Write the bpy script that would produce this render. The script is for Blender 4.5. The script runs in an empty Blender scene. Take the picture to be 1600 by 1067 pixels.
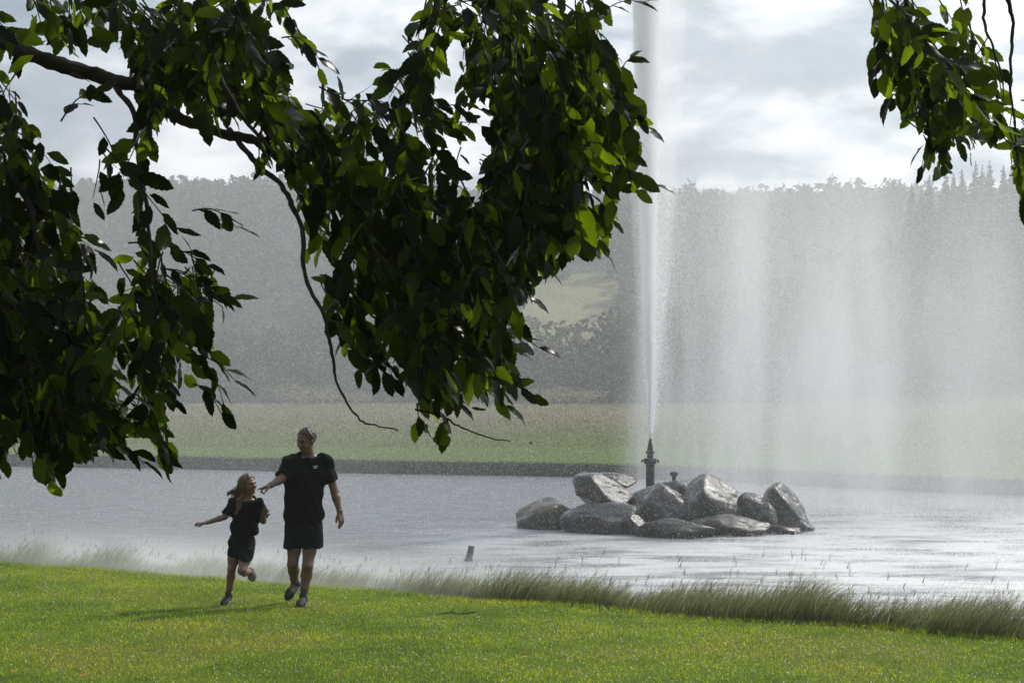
import bpy, math, random
import numpy as np
from mathutils import Vector, Matrix, noise as mnoise

RNG = np.random.default_rng(7)
random.seed(7)
S = bpy.context.scene
COL = S.collection
R = math.radians

# ------------------------------------------------------------------ camera
F = 2222.0            # focal length in photo pixels (1600 wide)
HOR = 600.0           # photo row of the horizon
cam_d = bpy.data.cameras.new('camera')
cam_d.sensor_width = 36.0
cam_d.lens = F / 1600.0 * 36.0
cam_d.shift_y = (HOR - 533.5) / 1600.0
cam_d.clip_start = 0.05
cam_d.clip_end = 5000
cam = bpy.data.objects.new('camera', cam_d)
cam.location = (0, 0, 0)
cam.rotation_euler = (R(90), 0, 0)
COL.objects.link(cam)
S.camera = cam

# ------------------------------------------------------------------ light
SUN_EL, SUN_AZ = R(43), R(50)       # azimuth clockwise from the view direction (+Y)
sun_dir = Vector((math.sin(SUN_AZ)*math.cos(SUN_EL), math.cos(SUN_AZ)*math.cos(SUN_EL), math.sin(SUN_EL)))
sd = bpy.data.lights.new('sun', 'SUN')
sd.energy = 4.3
sd.angle = R(0.6)
sd.color = (1.0, 0.95, 0.87)
so = bpy.data.objects.new('sun', sd)
so.rotation_euler = sun_dir.to_track_quat('Z', 'Y').to_euler()
COL.objects.link(so)

W = bpy.data.worlds.new('World'); S.world = W
W.use_nodes = True
nt = W.node_tree; nt.nodes.clear()
def N(nt, t, **kw):
    n = nt.nodes.new(t)
    for k, v in kw.items():
        setattr(n, k, v)
    return n
def L(nt, a, b): nt.links.new(a, b)
def setin(node, **kw):
    for k, v in kw.items():
        node.inputs[k.replace('_', ' ')].default_value = v
    return node
def M(nt, op, a, b=None, c=None, clamp=False):
    n = nt.nodes.new('ShaderNodeMath'); n.operation = op; n.use_clamp = clamp
    for i, v in enumerate((a, b, c)):
        if v is None: continue
        if isinstance(v, (int, float)): n.inputs[i].default_value = v
        else: nt.links.new(v, n.inputs[i])
    return n.outputs[0]
def MR(nt, v, a, b, c=0.0, d=1.0, smooth=True):
    n = nt.nodes.new('ShaderNodeMapRange')
    if smooth: n.interpolation_type = 'SMOOTHSTEP'
    nt.links.new(v, n.inputs[0])
    for i, x in enumerate((a, b, c, d)): n.inputs[i+1].default_value = x
    return n.outputs[0]
def RAMP(nt, v, stops, interp='LINEAR'):
    n = nt.nodes.new('ShaderNodeValToRGB'); cr = n.color_ramp; cr.interpolation = interp
    while len(cr.elements) < len(stops): cr.elements.new(0.5)
    for e, (p, c) in zip(cr.elements, stops):
        e.position = p; e.color = (*c, 1) if len(c) == 3 else c
    nt.links.new(v, n.inputs[0])
    return n.outputs[0]
def NOISE(nt, vec, scale, detail=4, rough=0.55, dist=0.0, dim='3D'):
    n = nt.nodes.new('ShaderNodeTexNoise'); n.noise_dimensions = dim
    if vec is not None: nt.links.new(vec, n.inputs['Vector'])
    n.inputs['Scale'].default_value = scale; n.inputs['Detail'].default_value = detail
    n.inputs['Roughness'].default_value = rough; n.inputs['Distortion'].default_value = dist
    return n.outputs['Fac']
def MIXC(nt, fac, a, b, mode='MIX'):
    n = nt.nodes.new('ShaderNodeMix'); n.data_type = 'RGBA'; n.blend_type = mode
    for sock, v in ((n.inputs[0], fac), (n.inputs[6], a), (n.inputs[7], b)):
        if isinstance(v, (int, float)): sock.default_value = v
        elif isinstance(v, tuple): sock.default_value = (*v, 1) if len(v) == 3 else v
        else: nt.links.new(v, sock)
    return n.outputs[2]

tc = N(nt, 'ShaderNodeTexCoord')
sep = N(nt, 'ShaderNodeSeparateXYZ'); L(nt, tc.outputs['Generated'], sep.inputs[0])
den = M(nt, 'ADD', M(nt, 'MAXIMUM', sep.outputs[2], 0.0), 0.34)
cx = M(nt, 'DIVIDE', sep.outputs[0], den); cy = M(nt, 'DIVIDE', sep.outputs[1], den)
cmb = N(nt, 'ShaderNodeCombineXYZ'); L(nt, cx, cmb.inputs[0]); L(nt, cy, cmb.inputs[1]); L(nt, M(nt,'MULTIPLY',sep.outputs[2],1.6), cmb.inputs[2])
mp = N(nt, 'ShaderNodeMapping'); mp.inputs['Location'].default_value = (9.4, 8.2, 0.5); L(nt, cmb.outputs[0], mp.inputs[0])
cn = NOISE(nt, mp.outputs[0], 4.2, 9, 0.50, 0.15)
cloud = RAMP(nt, cn, [(0.36, (0.18, 0.25, 0.32)), (0.45, (0.30, 0.36, 0.43)), (0.50, (0.50, 0.545, 0.60)), (0.55, (0.68, 0.71, 0.75)), (0.63, (0.92, 0.93, 0.95))])
# cloud glows a little more towards the sun that stands behind it
dv = N(nt, 'ShaderNodeVectorMath', operation='DOT_PRODUCT'); L(nt, tc.outputs['Generated'], dv.inputs[0]); dv.inputs[1].default_value = sun_dir
glow = M(nt, 'ADD', M(nt, 'MULTIPLY', M(nt, 'POWER', M(nt, 'MAXIMUM', dv.outputs['Value'], 0.0), 1.2), 1.25), 0.80)
bgc = N(nt, 'ShaderNodeBackground'); L(nt, cloud, bgc.inputs[0]); L(nt, glow, bgc.inputs[1])
sky = N(nt, 'ShaderNodeTexSky'); sky.sky_type = 'NISHITA'; sky.sun_disc = False
sky.sun_elevation = SUN_EL; sky.sun_rotation = SUN_AZ
bgs = N(nt, 'ShaderNodeBackground'); L(nt, sky.outputs[0], bgs.inputs[0]); bgs.inputs[1].default_value = 0.10
cov = MR(nt, cn, 0.24, 0.40, 0.15, 1.0)
mx = N(nt, 'ShaderNodeMixShader'); L(nt, cov, mx.inputs[0]); L(nt, bgs.outputs[0], mx.inputs[1]); L(nt, bgc.outputs[0], mx.inputs[2])
wo = N(nt, 'ShaderNodeOutputWorld'); L(nt, mx.outputs[0], wo.inputs['Surface'])

vs = S.view_settings
S.display_settings.display_device = 'sRGB'
vs.view_transform = 'Standard'; vs.look = 'None'; vs.exposure = 0.0; vs.gamma = 1.0; vs.use_curve_mapping = False
cy_ = S.cycles
S.render.engine = 'CYCLES'
cy_.max_bounces = 8; cy_.diffuse_bounces = 5; cy_.glossy_bounces = 3; cy_.transmission_bounces = 4
cy_.transparent_max_bounces = 16; cy_.volume_bounces = 6
cy_.volume_step_rate = 1.0; cy_.volume_max_steps = 192
cy_.sample_clamp_indirect = 4.0; cy_.sample_clamp_direct = 12.0
cy_.caustics_reflective = False; cy_.caustics_refractive = False
cy_.use_denoising = True
try: cy_.denoiser = 'OPENIMAGEDENOISE'
except Exception: pass

# ------------------------------------------------------------------ helpers
def link(o, parent=None):
    COL.objects.link(o)
    if parent is not None:
        o.parent = parent
    return o
def props(o, label=None, cat=None, group=None, kind=None):
    if label: o['label'] = label
    if cat: o['category'] = cat
    if group: o['group'] = group
    if kind: o['kind'] = kind
    return o
def empty(name, loc, label, cat, group=None):
    o = bpy.data.objects.new(name, None); o.location = loc; o.empty_display_size = 0.2
    COL.objects.link(o)
    return props(o, label, cat, group)
def meshdata(name, v, f, mat=None, smooth=False):
    """v (n,3) array; f (m,k) array or list of faces"""
    me = bpy.data.meshes.new(name)
    v = np.asarray(v, dtype=np.float32)
    if isinstance(f, np.ndarray) and f.ndim == 2:
        n, k = f.shape
        me.vertices.add(len(v)); me.vertices.foreach_set('co', v.ravel())
        me.loops.add(n*k); me.loops.foreach_set('vertex_index', f.astype(np.int32).ravel())
        me.polygons.add(n); me.polygons.foreach_set('loop_start', np.arange(0, n*k, k, dtype=np.int32))
        me.update(calc_edges=True)
    else:
        me.from_pydata([tuple(p) for p in v], [], [tuple(int(i) for i in q) for q in f]); me.update()
    if smooth: me.polygons.foreach_set('use_smooth', np.ones(len(me.polygons), dtype=bool))
    if mat: me.materials.append(mat)
    return me
def add(name, v, f, mat, parent=None, smooth=False, origin=None):
    """v in world coordinates; the object keeps its origin at `origin` (or its parent's place)"""
    v = np.asarray(v, dtype=np.float64)
    base = np.array(parent.location) if parent is not None else np.zeros(3)
    if origin is None: origin = base if parent is not None else np.zeros(3)
    origin = np.asarray(origin, dtype=np.float64)
    me = meshdata(name, v - origin, f, mat, smooth)
    o = bpy.data.objects.new(name, me)
    o.location = Vector(origin - base)
    return link(o, parent)
def px(x, y, d):
    """photo pixel (1600x1067) at distance d -> world point"""
    return np.array([(x-800.0)/F*d, d, (HOR-y)/F*d])
def tube(pts, rad, n=6, cap=True):
    pts = np.asarray(pts, float); m = len(pts)
    rad = np.broadcast_to(np.asarray(rad, float), (m,))
    V = []; Fc = []
    tan = np.gradient(pts, axis=0)
    up = np.array([0.3, 0.9, 0.31])
    for i in range(m):
        t = tan[i]/(np.linalg.norm(tan[i])+1e-9)
        a = np.cross(t, up); a /= np.linalg.norm(a)+1e-9
        b = np.cross(t, a)
        for k in range(n):
            th = 2*math.pi*k/n
            V.append(pts[i] + rad[i]*(math.cos(th)*a + math.sin(th)*b))
    for i in range(m-1):
        for k in range(n):
            k2 = (k+1) % n
            Fc.append((i*n+k, i*n+k2, (i+1)*n+k2, (i+1)*n+k))
    if cap:
        Fc.append(tuple(range(n-1, -1, -1))); Fc.append(tuple((m-1)*n+k for k in range(n)))
    return V, Fc
def merge(parts):
    V = []; Fc = []
    for v, f in parts:
        o = len(V); V.extend(list(map(tuple, v))); Fc.extend([tuple(i+o for i in q) for q in f])
    return V, Fc
def lathe(profile, c, n=20):
    V = []; Fc = []
    for r, z in profile:
        for k in range(n):
            a = 2*math.pi*k/n
            V.append((c[0]+r*math.cos(a), c[1]+r*math.sin(a), c[2]+z))
    for i in range(len(profile)-1):
        for k in range(n):
            k2 = (k+1) % n
            Fc.append((i*n+k, i*n+k2, (i+1)*n+k2, (i+1)*n+k))
    Fc.append(tuple(range(n-1, -1, -1))); m = len(profile)-1
    Fc.append(tuple(m*n+k for k in range(n)))
    return V, Fc
def catmull(P, m=8):
    P = np.asarray(P, float); Q = np.vstack([2*P[0]-P[1], P, 2*P[-1]-P[-2]]); out = []
    for i in range(1, len(Q)-2):
        for t in np.linspace(0, 1, m, endpoint=False):
            a, b, c, d = Q[i-1], Q[i], Q[i+1], Q[i+2]
            out.append(0.5*((2*b)+(-a+c)*t+(2*a-5*b+4*c-d)*t*t+(-a+3*b-3*c+d)*t**3))
    out.append(P[-1]); return np.array(out)

def mat(name, rough=0.6, spec=0.5):
    m = bpy.data.materials.new(name); m.use_nodes = True
    nt = m.node_tree
    b = nt.nodes['Principled BSDF']
    b.inputs['Roughness'].default_value = rough
    b.inputs['Specular IOR Level'].default_value = spec
    return m, nt, b
def mat_noise(name, c1, c2, scale, rough=0.6, spec=0.5, bump=0.0, bscale=None, c3=None, coord='Object', detail=5):
    m, nt, b = mat(name, rough, spec)
    t = N(nt, 'ShaderNodeTexCoord')
    f = NOISE(nt, t.outputs[coord], scale, detail)
    st = [(0.32, c1), (0.68, c2)] if c3 is None else [(0.3, c1), (0.52, c2), (0.7, c3)]
    L(nt, RAMP(nt, f, st), b.inputs['Base Color'])
    if bump:
        bn = N(nt, 'ShaderNodeBump'); bn.inputs['Strength'].default_value = 1.0; bn.inputs['Distance'].default_value = bump
        L(nt, NOISE(nt, t.outputs[coord], bscale or scale*3, 6), bn.inputs['Height']); L(nt, bn.outputs[0], b.inputs['Normal'])
    return m
def mat_leafy(name, dark, light, trans, tfac=0.35, rough=0.5, gloss=0.3, vein=False, tpow=1.0, patch=0.0):
    """thin leaf: diffuse + translucent + a little gloss; colour varies from leaf to leaf"""
    m, nt, b = mat(name, rough, gloss)
    g = N(nt, 'ShaderNodeNewGeometry')
    oi = N(nt, 'ShaderNodeObjectInfo')
    rnd = M(nt, 'FRACT', M(nt, 'ADD', g.outputs['Random Per Island'], oi.outputs['Random']))
    c = MIXC(nt, rnd, dark, light)
    tint = (1.0, 1.0, 1.0)
    if patch:
        tp = N(nt, 'ShaderNodeTexCoord')
        pf = M(nt, 'ADD', M(nt, 'MULTIPLY', NOISE(nt, tp.outputs['Object'], patch, 3), 0.6), M(nt, 'MULTIPLY', NOISE(nt, tp.outputs['Object'], patch*7, 3), 0.4))
        tint = RAMP(nt, pf, [(0.36, (0.60, 0.66, 0.50)), (0.50, (1.12, 1.12, 0.85)), (0.62, (1.60, 1.36, 1.0))])
        c = MIXC(nt, 1.0, c, tint, 'MULTIPLY')
    if vein:
        t = N(nt, 'ShaderNodeTexCoord')
        nn = NOISE(nt, t.outputs['Object'], 60, 3)
        c = MIXC(nt, M(nt, 'MULTIPLY', nn, 0.5), c, dark)
    L(nt, c, b.inputs['Base Color'])
    tr = N(nt, 'ShaderNodeBsdfTranslucent')
    tcl = MIXC(nt, M(nt, 'POWER', M(nt, 'FRACT', M(nt, 'MULTIPLY', rnd, 7.31)), tpow), tuple(x*(0.40 if tpow == 1.0 else 0.12) for x in trans), tuple(min(1.0, x*(1.35 if tpow == 1.0 else 2.0)) for x in trans))
    if patch: tcl = MIXC(nt, 1.0, tcl, tint, 'MULTIPLY')
    L(nt, tcl, tr.inputs[0])
    mx = N(nt, 'ShaderNodeMixShader'); mx.inputs[0].default_value = tfac
    L(nt, b.outputs[0], mx.inputs[1]); L(nt, tr.outputs[0], mx.inputs[2])
    L(nt, mx.outputs[0], nt.nodes['Material Output'].inputs['Surface'])
    return m

# ------------------------------------------------------------------ the lie of the land
def lawn_z(x, y):
    x = np.asarray(x, float); y = np.asarray(y, float)
    return -1.65 - 0.0446*y + 0.012*np.sin(x*0.9+y*0.7) + 0.008*np.sin(x*2.1-y*1.3)
def crest(x):  return 15.1 - 0.67*np.asarray(x, float) + 0.06*np.sin(np.asarray(x)*2.3)
def crest_c(x): return np.clip(crest(x), 5.0, 34.0)
def near_shore(x): return crest_c(x) + 4.0
def far_shore(x):
    x = np.asarray(x, float)
    return np.where(x < 0, 55.8-0.30*x, 55.8-0.32*x-0.030*x*x*np.exp(-x/30.0)) + 0.25*np.sin(x*0.35)
WATER = -3.6
FIELD = -3.12
def hill_z(x, y):
    x = np.asarray(x, float); y = np.asarray(y, float)
    t = np.clip((y-232)/330.0, 0, 1.0)
    h = 71*(t*t*(3-2*t))
    h = h + 3.5*np.sin(x*0.011+2.6)*t + 1.5*np.sin(x*0.031+y*0.01)*t
    rt = np.clip((x-40)/60, 0, 1)*np.clip((y-200)/60, 0, 1)*np.clip(1-(y-330)/200, 0, 1)
    h = h + 9*rt
    return FIELD + h - np.clip((y-620)/400, 0, 1)*18
def strip(name, xs, rows, zf, mt, kind='structure', smooth=True):
    X = np.broadcast_to(xs, rows.shape); Z = zf(X, rows)
    V = np.stack([X, rows, Z], -1).reshape(-1, 3)
    nr, nc = rows.shape
    i = np.arange(nr-1)[:, None]*nc + np.arange(nc-1)[None, :]
    Q = np.stack([i, i+1, i+nc+1, i+nc], -1).reshape(-1, 4)
    o = add(name, V, Q, mt, smooth=smooth); o['kind'] = kind
    return o
xs = np.unique(np.concatenate([np.linspace(-900, -60, 40), np.linspace(-60, -14, 60), np.linspace(-14, 14, 220), np.linspace(14, 60, 60), np.linspace(60, 900, 40)]))
def lerp_rows(a, b, n, p=1.0):
    t = np.linspace(0, 1, n)**p
    return a[None, :]*(1-t[:, None]) + b[None, :]*t[:, None]

# lawn
m_lawn, nt, b = mat('lawn_soil', 0.9, 0.1)
t = N(nt, 'ShaderNodeTexCoord')
f1 = NOISE(nt, t.outputs['Object'], 0.55, 5); f2 = NOISE(nt, t.outputs['Object'], 30, 4)
c = RAMP(nt, f1, [(0.38, (0.055, 0.095, 0.006)), (0.50, (0.095, 0.140, 0.009)), (0.62, (0.140, 0.130, 0.026))])
c = MIXC(nt, MR(nt, f2, 0.35, 0.7), c, (0.035, 0.055, 0.006))
L(nt, c, b.inputs['Base Color'])
strip('lawn', xs, lerp_rows(np.full(len(xs), -25.0), crest_c(xs), 70, 0.6), lawn_z, m_lawn)

# near bank, running down under the water
m_bank = mat_noise('bank_earth', (0.030, 0.036, 0.014), (0.070, 0.075, 0.030), 3.0, 0.9, 0.1, 0.03, 20)
def bank_z(x, y):
    c0 = crest_c(x); z0 = lawn_z(x, c0); t = np.clip((y-c0)/5.0, 0, 1)
    return z0*(1-t**1.6) + t**1.6*(-4.3)
strip('bank', xs, lerp_rows(crest_c(xs), crest_c(xs)+5.0, 16), bank_z, m_bank)
m_bed = mat_noise('pond_bed_mud', (0.03, 0.03, 0.02), (0.06, 0.055, 0.04), 0.8, 0.9, 0.1)
def bed_z(x, y):
    a = crest_c(x)+5.0; b_ = far_shore(x)-0.2; t = np.clip((y-a)/np.maximum(b_-a, 0.1), 0, 1)
    return -4.3 - 0.8*np.sin(np.pi*t)
strip('pond_bed', xs, lerp_rows(crest_c(xs)+5.0, far_shore(xs)-0.2, 14), bed_z, m_bed)
m_fb = mat_noise('far_bank_earth', (0.016, 0.017, 0.014), (0.050, 0.052, 0.044), 2.2, 0.95, 0.1, 0.05, 8)
def fb_z(x, y):
    t = np.clip((y-(far_shore(x)-0.2))/0.55, 0, 1); return -4.3 + (FIELD+4.3)*t**0.7
strip('far_bank', xs, lerp_rows(far_shore(xs)-0.2, far_shore(xs)+0.35, 8), fb_z, m_fb)

# meadow on the far side: mown green near the water, rough and buff farther off
m_md, nt, b = mat('meadow_grass', 0.95, 0.05)
t = N(nt, 'ShaderNodeTexCoord'); sp = N(nt, 'ShaderNodeSeparateXYZ'); L(nt, t.outputs['Object'], sp.inputs[0])
mpn = N(nt, 'ShaderNodeMapping'); mpn.inputs['Scale'].default_value = (0.05, 0.12, 0.1); L(nt, t.outputs['Object'], mpn.inputs[0])
f1 = NOISE(nt, mpn.outputs[0], 1.0, 6)
yy = M(nt, 'ADD', sp.outputs[1], M(nt, 'MULTIPLY', M(nt, 'SUBTRACT', f1, 0.5), 70.0))
c = RAMP(nt, M(nt, 'DIVIDE', yy, 250.0), [(0.22, (0.095, 0.145, 0.030)), (0.34, (0.105, 0.140, 0.040)), (0.44, (0.140, 0.135, 0.065)), (0.58, (0.175, 0.148, 0.090)), (0.75, (0.130, 0.135, 0.055)), (0.92, (0.100, 0.110, 0.050))])
f2 = NOISE(nt, t.outputs['Object'], 1.6, 8, 0.7)
c = MIXC(nt, MR(nt, f2, 0.4, 0.75, 0.0, 0.6), c, (0.050, 0.060, 0.022))
L(nt, c, b.inputs['Base Color'])
bn = N(nt, 'ShaderNodeBump'); bn.inputs['Distance'].default_value = 0.25; L(nt, NOISE(nt, t.outputs['Object'], 2.5, 6, 0.7), bn.inputs['Height']); L(nt, bn.outputs[0], b.inputs['Normal'])
def field_z(x, y):
    x = np.asarray(x, float)
    return FIELD + 0.10*np.sin(x*0.05+y*0.04)*np.clip((y-70)/60, 0, 1)*np.clip((232-y)/30, 0, 1) + (hill_z(x, 232.0)-FIELD)*np.clip((y-190)/42, 0, 1)**2
strip('meadow', xs, lerp_rows(far_shore(xs)+0.35, np.full(len(xs), 232.0), 60, 1.4), field_z, m_md)
# wooded hill with a clearing
m_hill, nt, b = mat('hill_ground', 0.95, 0.05)
t = N(nt, 'ShaderNodeTexCoord'); f1 = NOISE(nt, t.outputs['Object'], 0.04, 6)
sp = N(nt, 'ShaderNodeSeparateXYZ'); L(nt, t.outputs['Object'], sp.inputs[0])
wob = M(nt, 'MULTIPLY', M(nt, 'SUBTRACT', f1, 0.5), 60.0)
clr = M(nt, 'MULTIPLY', M(nt, 'MULTIPLY', MR(nt, M(nt, 'ADD', sp.outputs[1], wob), 300, 310), MR(nt, M(nt, 'ADD', sp.outputs[1], wob), 384, 392, 1, 0)), MR(nt, M(nt, 'ABSOLUTE', M(nt, 'SUBTRACT', M(nt, 'ADD', sp.outputs[0], M(nt,'MULTIPLY',wob,0.4)), 15.0)), 19, 22, 1, 0))
L(nt, MIXC(nt, clr, (0.022, 0.026, 0.012), RAMP(nt, f1, [(0.35, (0.110, 0.125, 0.045)), (0.6, (0.190, 0.170, 0.085))])), b.inputs['Base Color'])
strip('hillside', xs, lerp_rows(np.full(len(xs), 232.0), np.full(len(xs), 1400.0), 90, 1.6), hill_z, m_hill)

# water
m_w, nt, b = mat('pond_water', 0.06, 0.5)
b.inputs['IOR'].default_value = 1.6
g = N(nt, 'ShaderNodeTexCoord')
sp = N(nt, 'ShaderNodeSeparateXYZ'); L(nt, g.outputs['Object'], sp.inputs[0])
# where the spray comes down the surface is chopped up (to the right of and in front of the fountain)
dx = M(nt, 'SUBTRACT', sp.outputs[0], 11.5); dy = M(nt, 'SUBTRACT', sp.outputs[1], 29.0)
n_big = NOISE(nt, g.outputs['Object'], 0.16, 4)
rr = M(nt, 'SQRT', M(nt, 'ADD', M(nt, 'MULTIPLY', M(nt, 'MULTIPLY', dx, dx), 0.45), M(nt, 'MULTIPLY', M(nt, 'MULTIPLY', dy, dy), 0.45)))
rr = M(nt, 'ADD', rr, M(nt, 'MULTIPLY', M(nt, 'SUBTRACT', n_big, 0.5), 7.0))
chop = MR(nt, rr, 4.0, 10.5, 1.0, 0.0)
mpn = N(nt, 'ShaderNodeMapping'); mpn.inputs['Scale'].default_value = (0.55, 1.6, 1.0); L(nt, g.outputs['Object'], mpn.inputs[0])
w1 = NOISE(nt, mpn.outputs[0], 2.2, 5, 0.6, 0.4)
w2 = NOISE(nt, mpn.outputs[0], 9.0, 4, 0.65)
h = M(nt, 'ADD', M(nt, 'MULTIPLY', w1, 0.085), M(nt, 'MULTIPLY', w2, M(nt, 'ADD', M(nt, 'MULTIPLY', chop, 0.11), 0.010)))
bn = N(nt, 'ShaderNodeBump'); bn.inputs['Strength'].default_value = 1.0; bn.inputs['Distance'].default_value = 1.0
L(nt, h, bn.inputs['Height']); L(nt, bn.outputs[0], b.inputs['Normal'])
L(nt, M(nt, 'ADD', M(nt, 'MULTIPLY', chop, 0.25), 0.09), b.inputs['Roughness'])
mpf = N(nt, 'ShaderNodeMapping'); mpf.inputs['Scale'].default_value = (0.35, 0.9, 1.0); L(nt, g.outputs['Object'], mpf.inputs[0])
foam_glitter = M(nt, 'MULTIPLY', chop, MR(nt, NOISE(nt, mpf.outputs[0], 1.1, 6, 0.65), 0.35, 0.57))  # pale streaks: splash foam plus sun glitter put into the base colour
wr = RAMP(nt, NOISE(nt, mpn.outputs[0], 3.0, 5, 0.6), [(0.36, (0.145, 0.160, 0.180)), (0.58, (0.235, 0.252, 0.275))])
L(nt, MIXC(nt, foam_glitter, wr, (0.78, 0.79, 0.80)), b.inputs['Base Color'])
wx = xs
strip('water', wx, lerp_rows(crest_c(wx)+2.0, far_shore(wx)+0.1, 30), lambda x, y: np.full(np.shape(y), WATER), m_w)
# ------------------------------------------------------------------ grasses
def blades(cx, cy, z0, hgt, wid, lean, segs, bend=0.5):
    """many grass blades as one array mesh: cx, cy, z0, hgt, wid arrays; lean (n,2)"""
    n = len(cx); a = RNG.uniform(0, math.pi, n)
    dx, dy = np.cos(a)*wid/2, np.sin(a)*wid/2
    rows = []
    for s in range(segs):
        t = s/segs
        k = (t**1.7)*bend
        w = 1-t*0.75
        px_, py_, pz_ = cx+lean[:, 0]*k*hgt, cy+lean[:, 1]*k*hgt, z0+hgt*t*(1-0.25*k*np.hypot(lean[:, 0], lean[:, 1]))
        rows.append(np.stack([px_-dx*w, py_-dy*w, pz_], -1)); rows.append(np.stack([px_+dx*w, py_+dy*w, pz_], -1))
    rows.append(np.stack([cx+lean[:, 0]*bend*hgt, cy+lean[:, 1]*bend*hgt, z0+hgt*(1-0.25*bend*np.hypot(lean[:, 0], lean[:, 1]))], -1))
    per = 2*segs+1
    V = np.stack(rows, 1).reshape(-1, 3)
    base = (np.arange(n)*per)[:, None]
    T = []
    for s in range(segs-1):
        i = 2*s
        T += [(i, i+1, i+3), (i, i+3, i+2)]
    i = 2*(segs-1); T.append((i, i+1, i+2))
    T = np.array(T)
    Fc = (base[:, None, :] + T[None, :, :]).reshape(-1, 3)
    return V, Fc
m_blade = mat_leafy('lawn_blade', (0.090, 0.150, 0.007), (0.200, 0.260, 0.018), (0.38, 0.52, 0.026), 0.46, 0.40, 0.5, patch=1.1)
m_tall = mat_leafy('tall_grass_blade', (0.055, 0.072, 0.026), (0.165, 0.165, 0.085), (0.34, 0.38, 0.16), 0.42, 0.5, 0.35)
# short turf
n = 330000
yv = RNG.uniform(7.8**2, 21.0**2, n)**0.5
xv = RNG.uniform(-1, 1, n)*(0.37*yv+0.9)
k = yv < crest(xv)+0.32
xv, yv = xv[k], yv[k]
pat = np.array([mnoise.noise((x*0.9, y*0.9, 0.0)) for x, y in zip(xv[::1], yv[::1])])
hh = (0.030+0.012*pat)*RNG.uniform(0.6, 1.35, len(xv))
hh = np.where(yv > crest(xv)-0.1, hh*1.8, hh)
V, Fc = blades(xv, yv, np.where(yv > crest(xv), bank_z(xv, np.maximum(yv, crest_c(xv))), lawn_z(xv, yv))-0.004, hh, RNG.uniform(0.004, 0.008, len(xv)), RNG.normal(0, 0.7, (len(xv), 2)), 2, 0.8)
o = add('lawn_grass', V, Fc, m_blade)
props(o, 'short wet green lawn grass in front of the pond', 'grass', kind='stuff')
# tall grass on the bank
n = 75000
xv = RNG.uniform(-10.5, 8.0, n)
off0 = np.interp(xv, [-8, -3, -1, 1, 5], [1.25, 1.05, 0.7, 0.18, 0.05])
yv = crest(xv) + off0 + np.abs(RNG.normal(0, 0.8, n))*np.interp(xv, [-8, 4], [1.25, 0.8])
cl = np.array([mnoise.noise((x*1.3, y*1.3, 3.0)) for x, y in zip(xv, yv)])
k = (cl > -0.75+0.5*RNG.uniform(0, 1, n)**2) & (yv < crest(xv)+4.2)
xv, yv, cl = xv[k], yv[k], cl[k]
n = len(xv)
hh = np.clip(0.36+0.34*cl, 0.12, 0.75)*RNG.uniform(0.30, 1.25, n)*np.interp(xv, [-8, -3, 0, 3, 5], [1.05, 0.9, 0.85, 1.0, 0.9])
ln = RNG.normal(0, 0.35, (n, 2)) + np.array([0.75, -0.05])
V, Fc = blades(xv, yv, bank_z(xv, yv)-0.02, hh, RNG.uniform(0.004, 0.009, n), ln, 4, 0.75)
o = add('bank_grass', V, Fc, m_tall)
props(o, 'tall uncut grass leaning in the wind along the near bank', 'tall grass', kind='stuff')
# seed heads on thin stalks that stand above the blades
ks = RNG.choice(n, 700, replace=False)
sx, sy = xv[ks], yv[ks]; sh = np.clip(hh[ks]*1.35, 0.35, 0.95)
ls = RNG.normal(0, 0.2, (len(ks), 2)) + np.array([0.5, 0.0])
V1, F1 = blades(sx, sy, bank_z(sx, sy), sh, np.full(len(ks), 0.0035), ls, 4, 0.7)
tipx = sx+ls[:, 0]*0.7*sh; tipy = sy+ls[:, 1]*0.7*sh; tipz = bank_z(sx, sy)+sh*(1-0.25*0.7*np.hypot(ls[:, 0], ls[:, 1]))
V2, F2 = blades(np.repeat(tipx, 4)+RNG.normal(0, 0.006, 4*len(ks)), np.repeat(tipy, 4), np.repeat(tipz, 4)-0.10*RNG.uniform(0.3, 1, 4*len(ks)),
                np.full(4*len(ks), 0.08), np.full(4*len(ks), 0.006), np.repeat(ls, 4, 0)+RNG.normal(0, .25, (4*len(ks), 2)), 2, 0.9)
m_seed = mat_leafy('seed_head', (0.13, 0.11, 0.06), (0.25, 0.20, 0.11), (0.30, 0.25, 0.14), 0.35)
o = add('grass_seed_heads', np.vstack([V1, V2]), np.vstack([F1, F2+len(V1)]), m_seed)
props(o, 'thin buff seed heads rising from the tall bank grass', 'seed heads', kind='stuff')
# fringe of grass over the far bank and rough tufts in the meadow
n = 26000
xv = RNG.uniform(-32, 26, n); yv = far_shore(xv)+RNG.uniform(-0.02, 0.5, n)
V, Fc = blades(xv, yv, np.where(yv < far_shore(xv)+0.35, fb_z(xv, yv), FIELD)-0.02, RNG.uniform(0.05, 0.15, n), RNG.uniform(0.015, 0.03, n), RNG.normal(0, .5, (n, 2)), 2)
o = add('far_bank_grass', V, Fc, mat_leafy('far_fringe', (0.028, 0.036, 0.014), (0.075, 0.085, 0.035), (0.09, 0.11, 0.03), 0.25))
props(o, 'dark fringe of grass over the far edge of the pond', 'grass', kind='stuff')
n = 60000
yv = far_shore(0) + 14 + RNG.uniform(0, 1, n)**1.3*155; xv = RNG.uniform(-0.42, 0.42, n)*yv
yv = np.maximum(yv, far_shore(xv)+3)
V, Fc = blades(xv, yv, field_z(xv, yv)-0.03, RNG.uniform(0.12, 0.40, n)*np.interp(yv, [70, 130], [0.5, 1.2]), RNG.uniform(0.04, 0.10, n), RNG.normal(0, .5, (n, 2)), 2)
o = add('meadow_tufts', V, Fc, mat_leafy('meadow_tuft', (0.100, 0.115, 0.042), (0.180, 0.155, 0.085), (0.26, 0.25, 0.11), 0.3))
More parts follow.
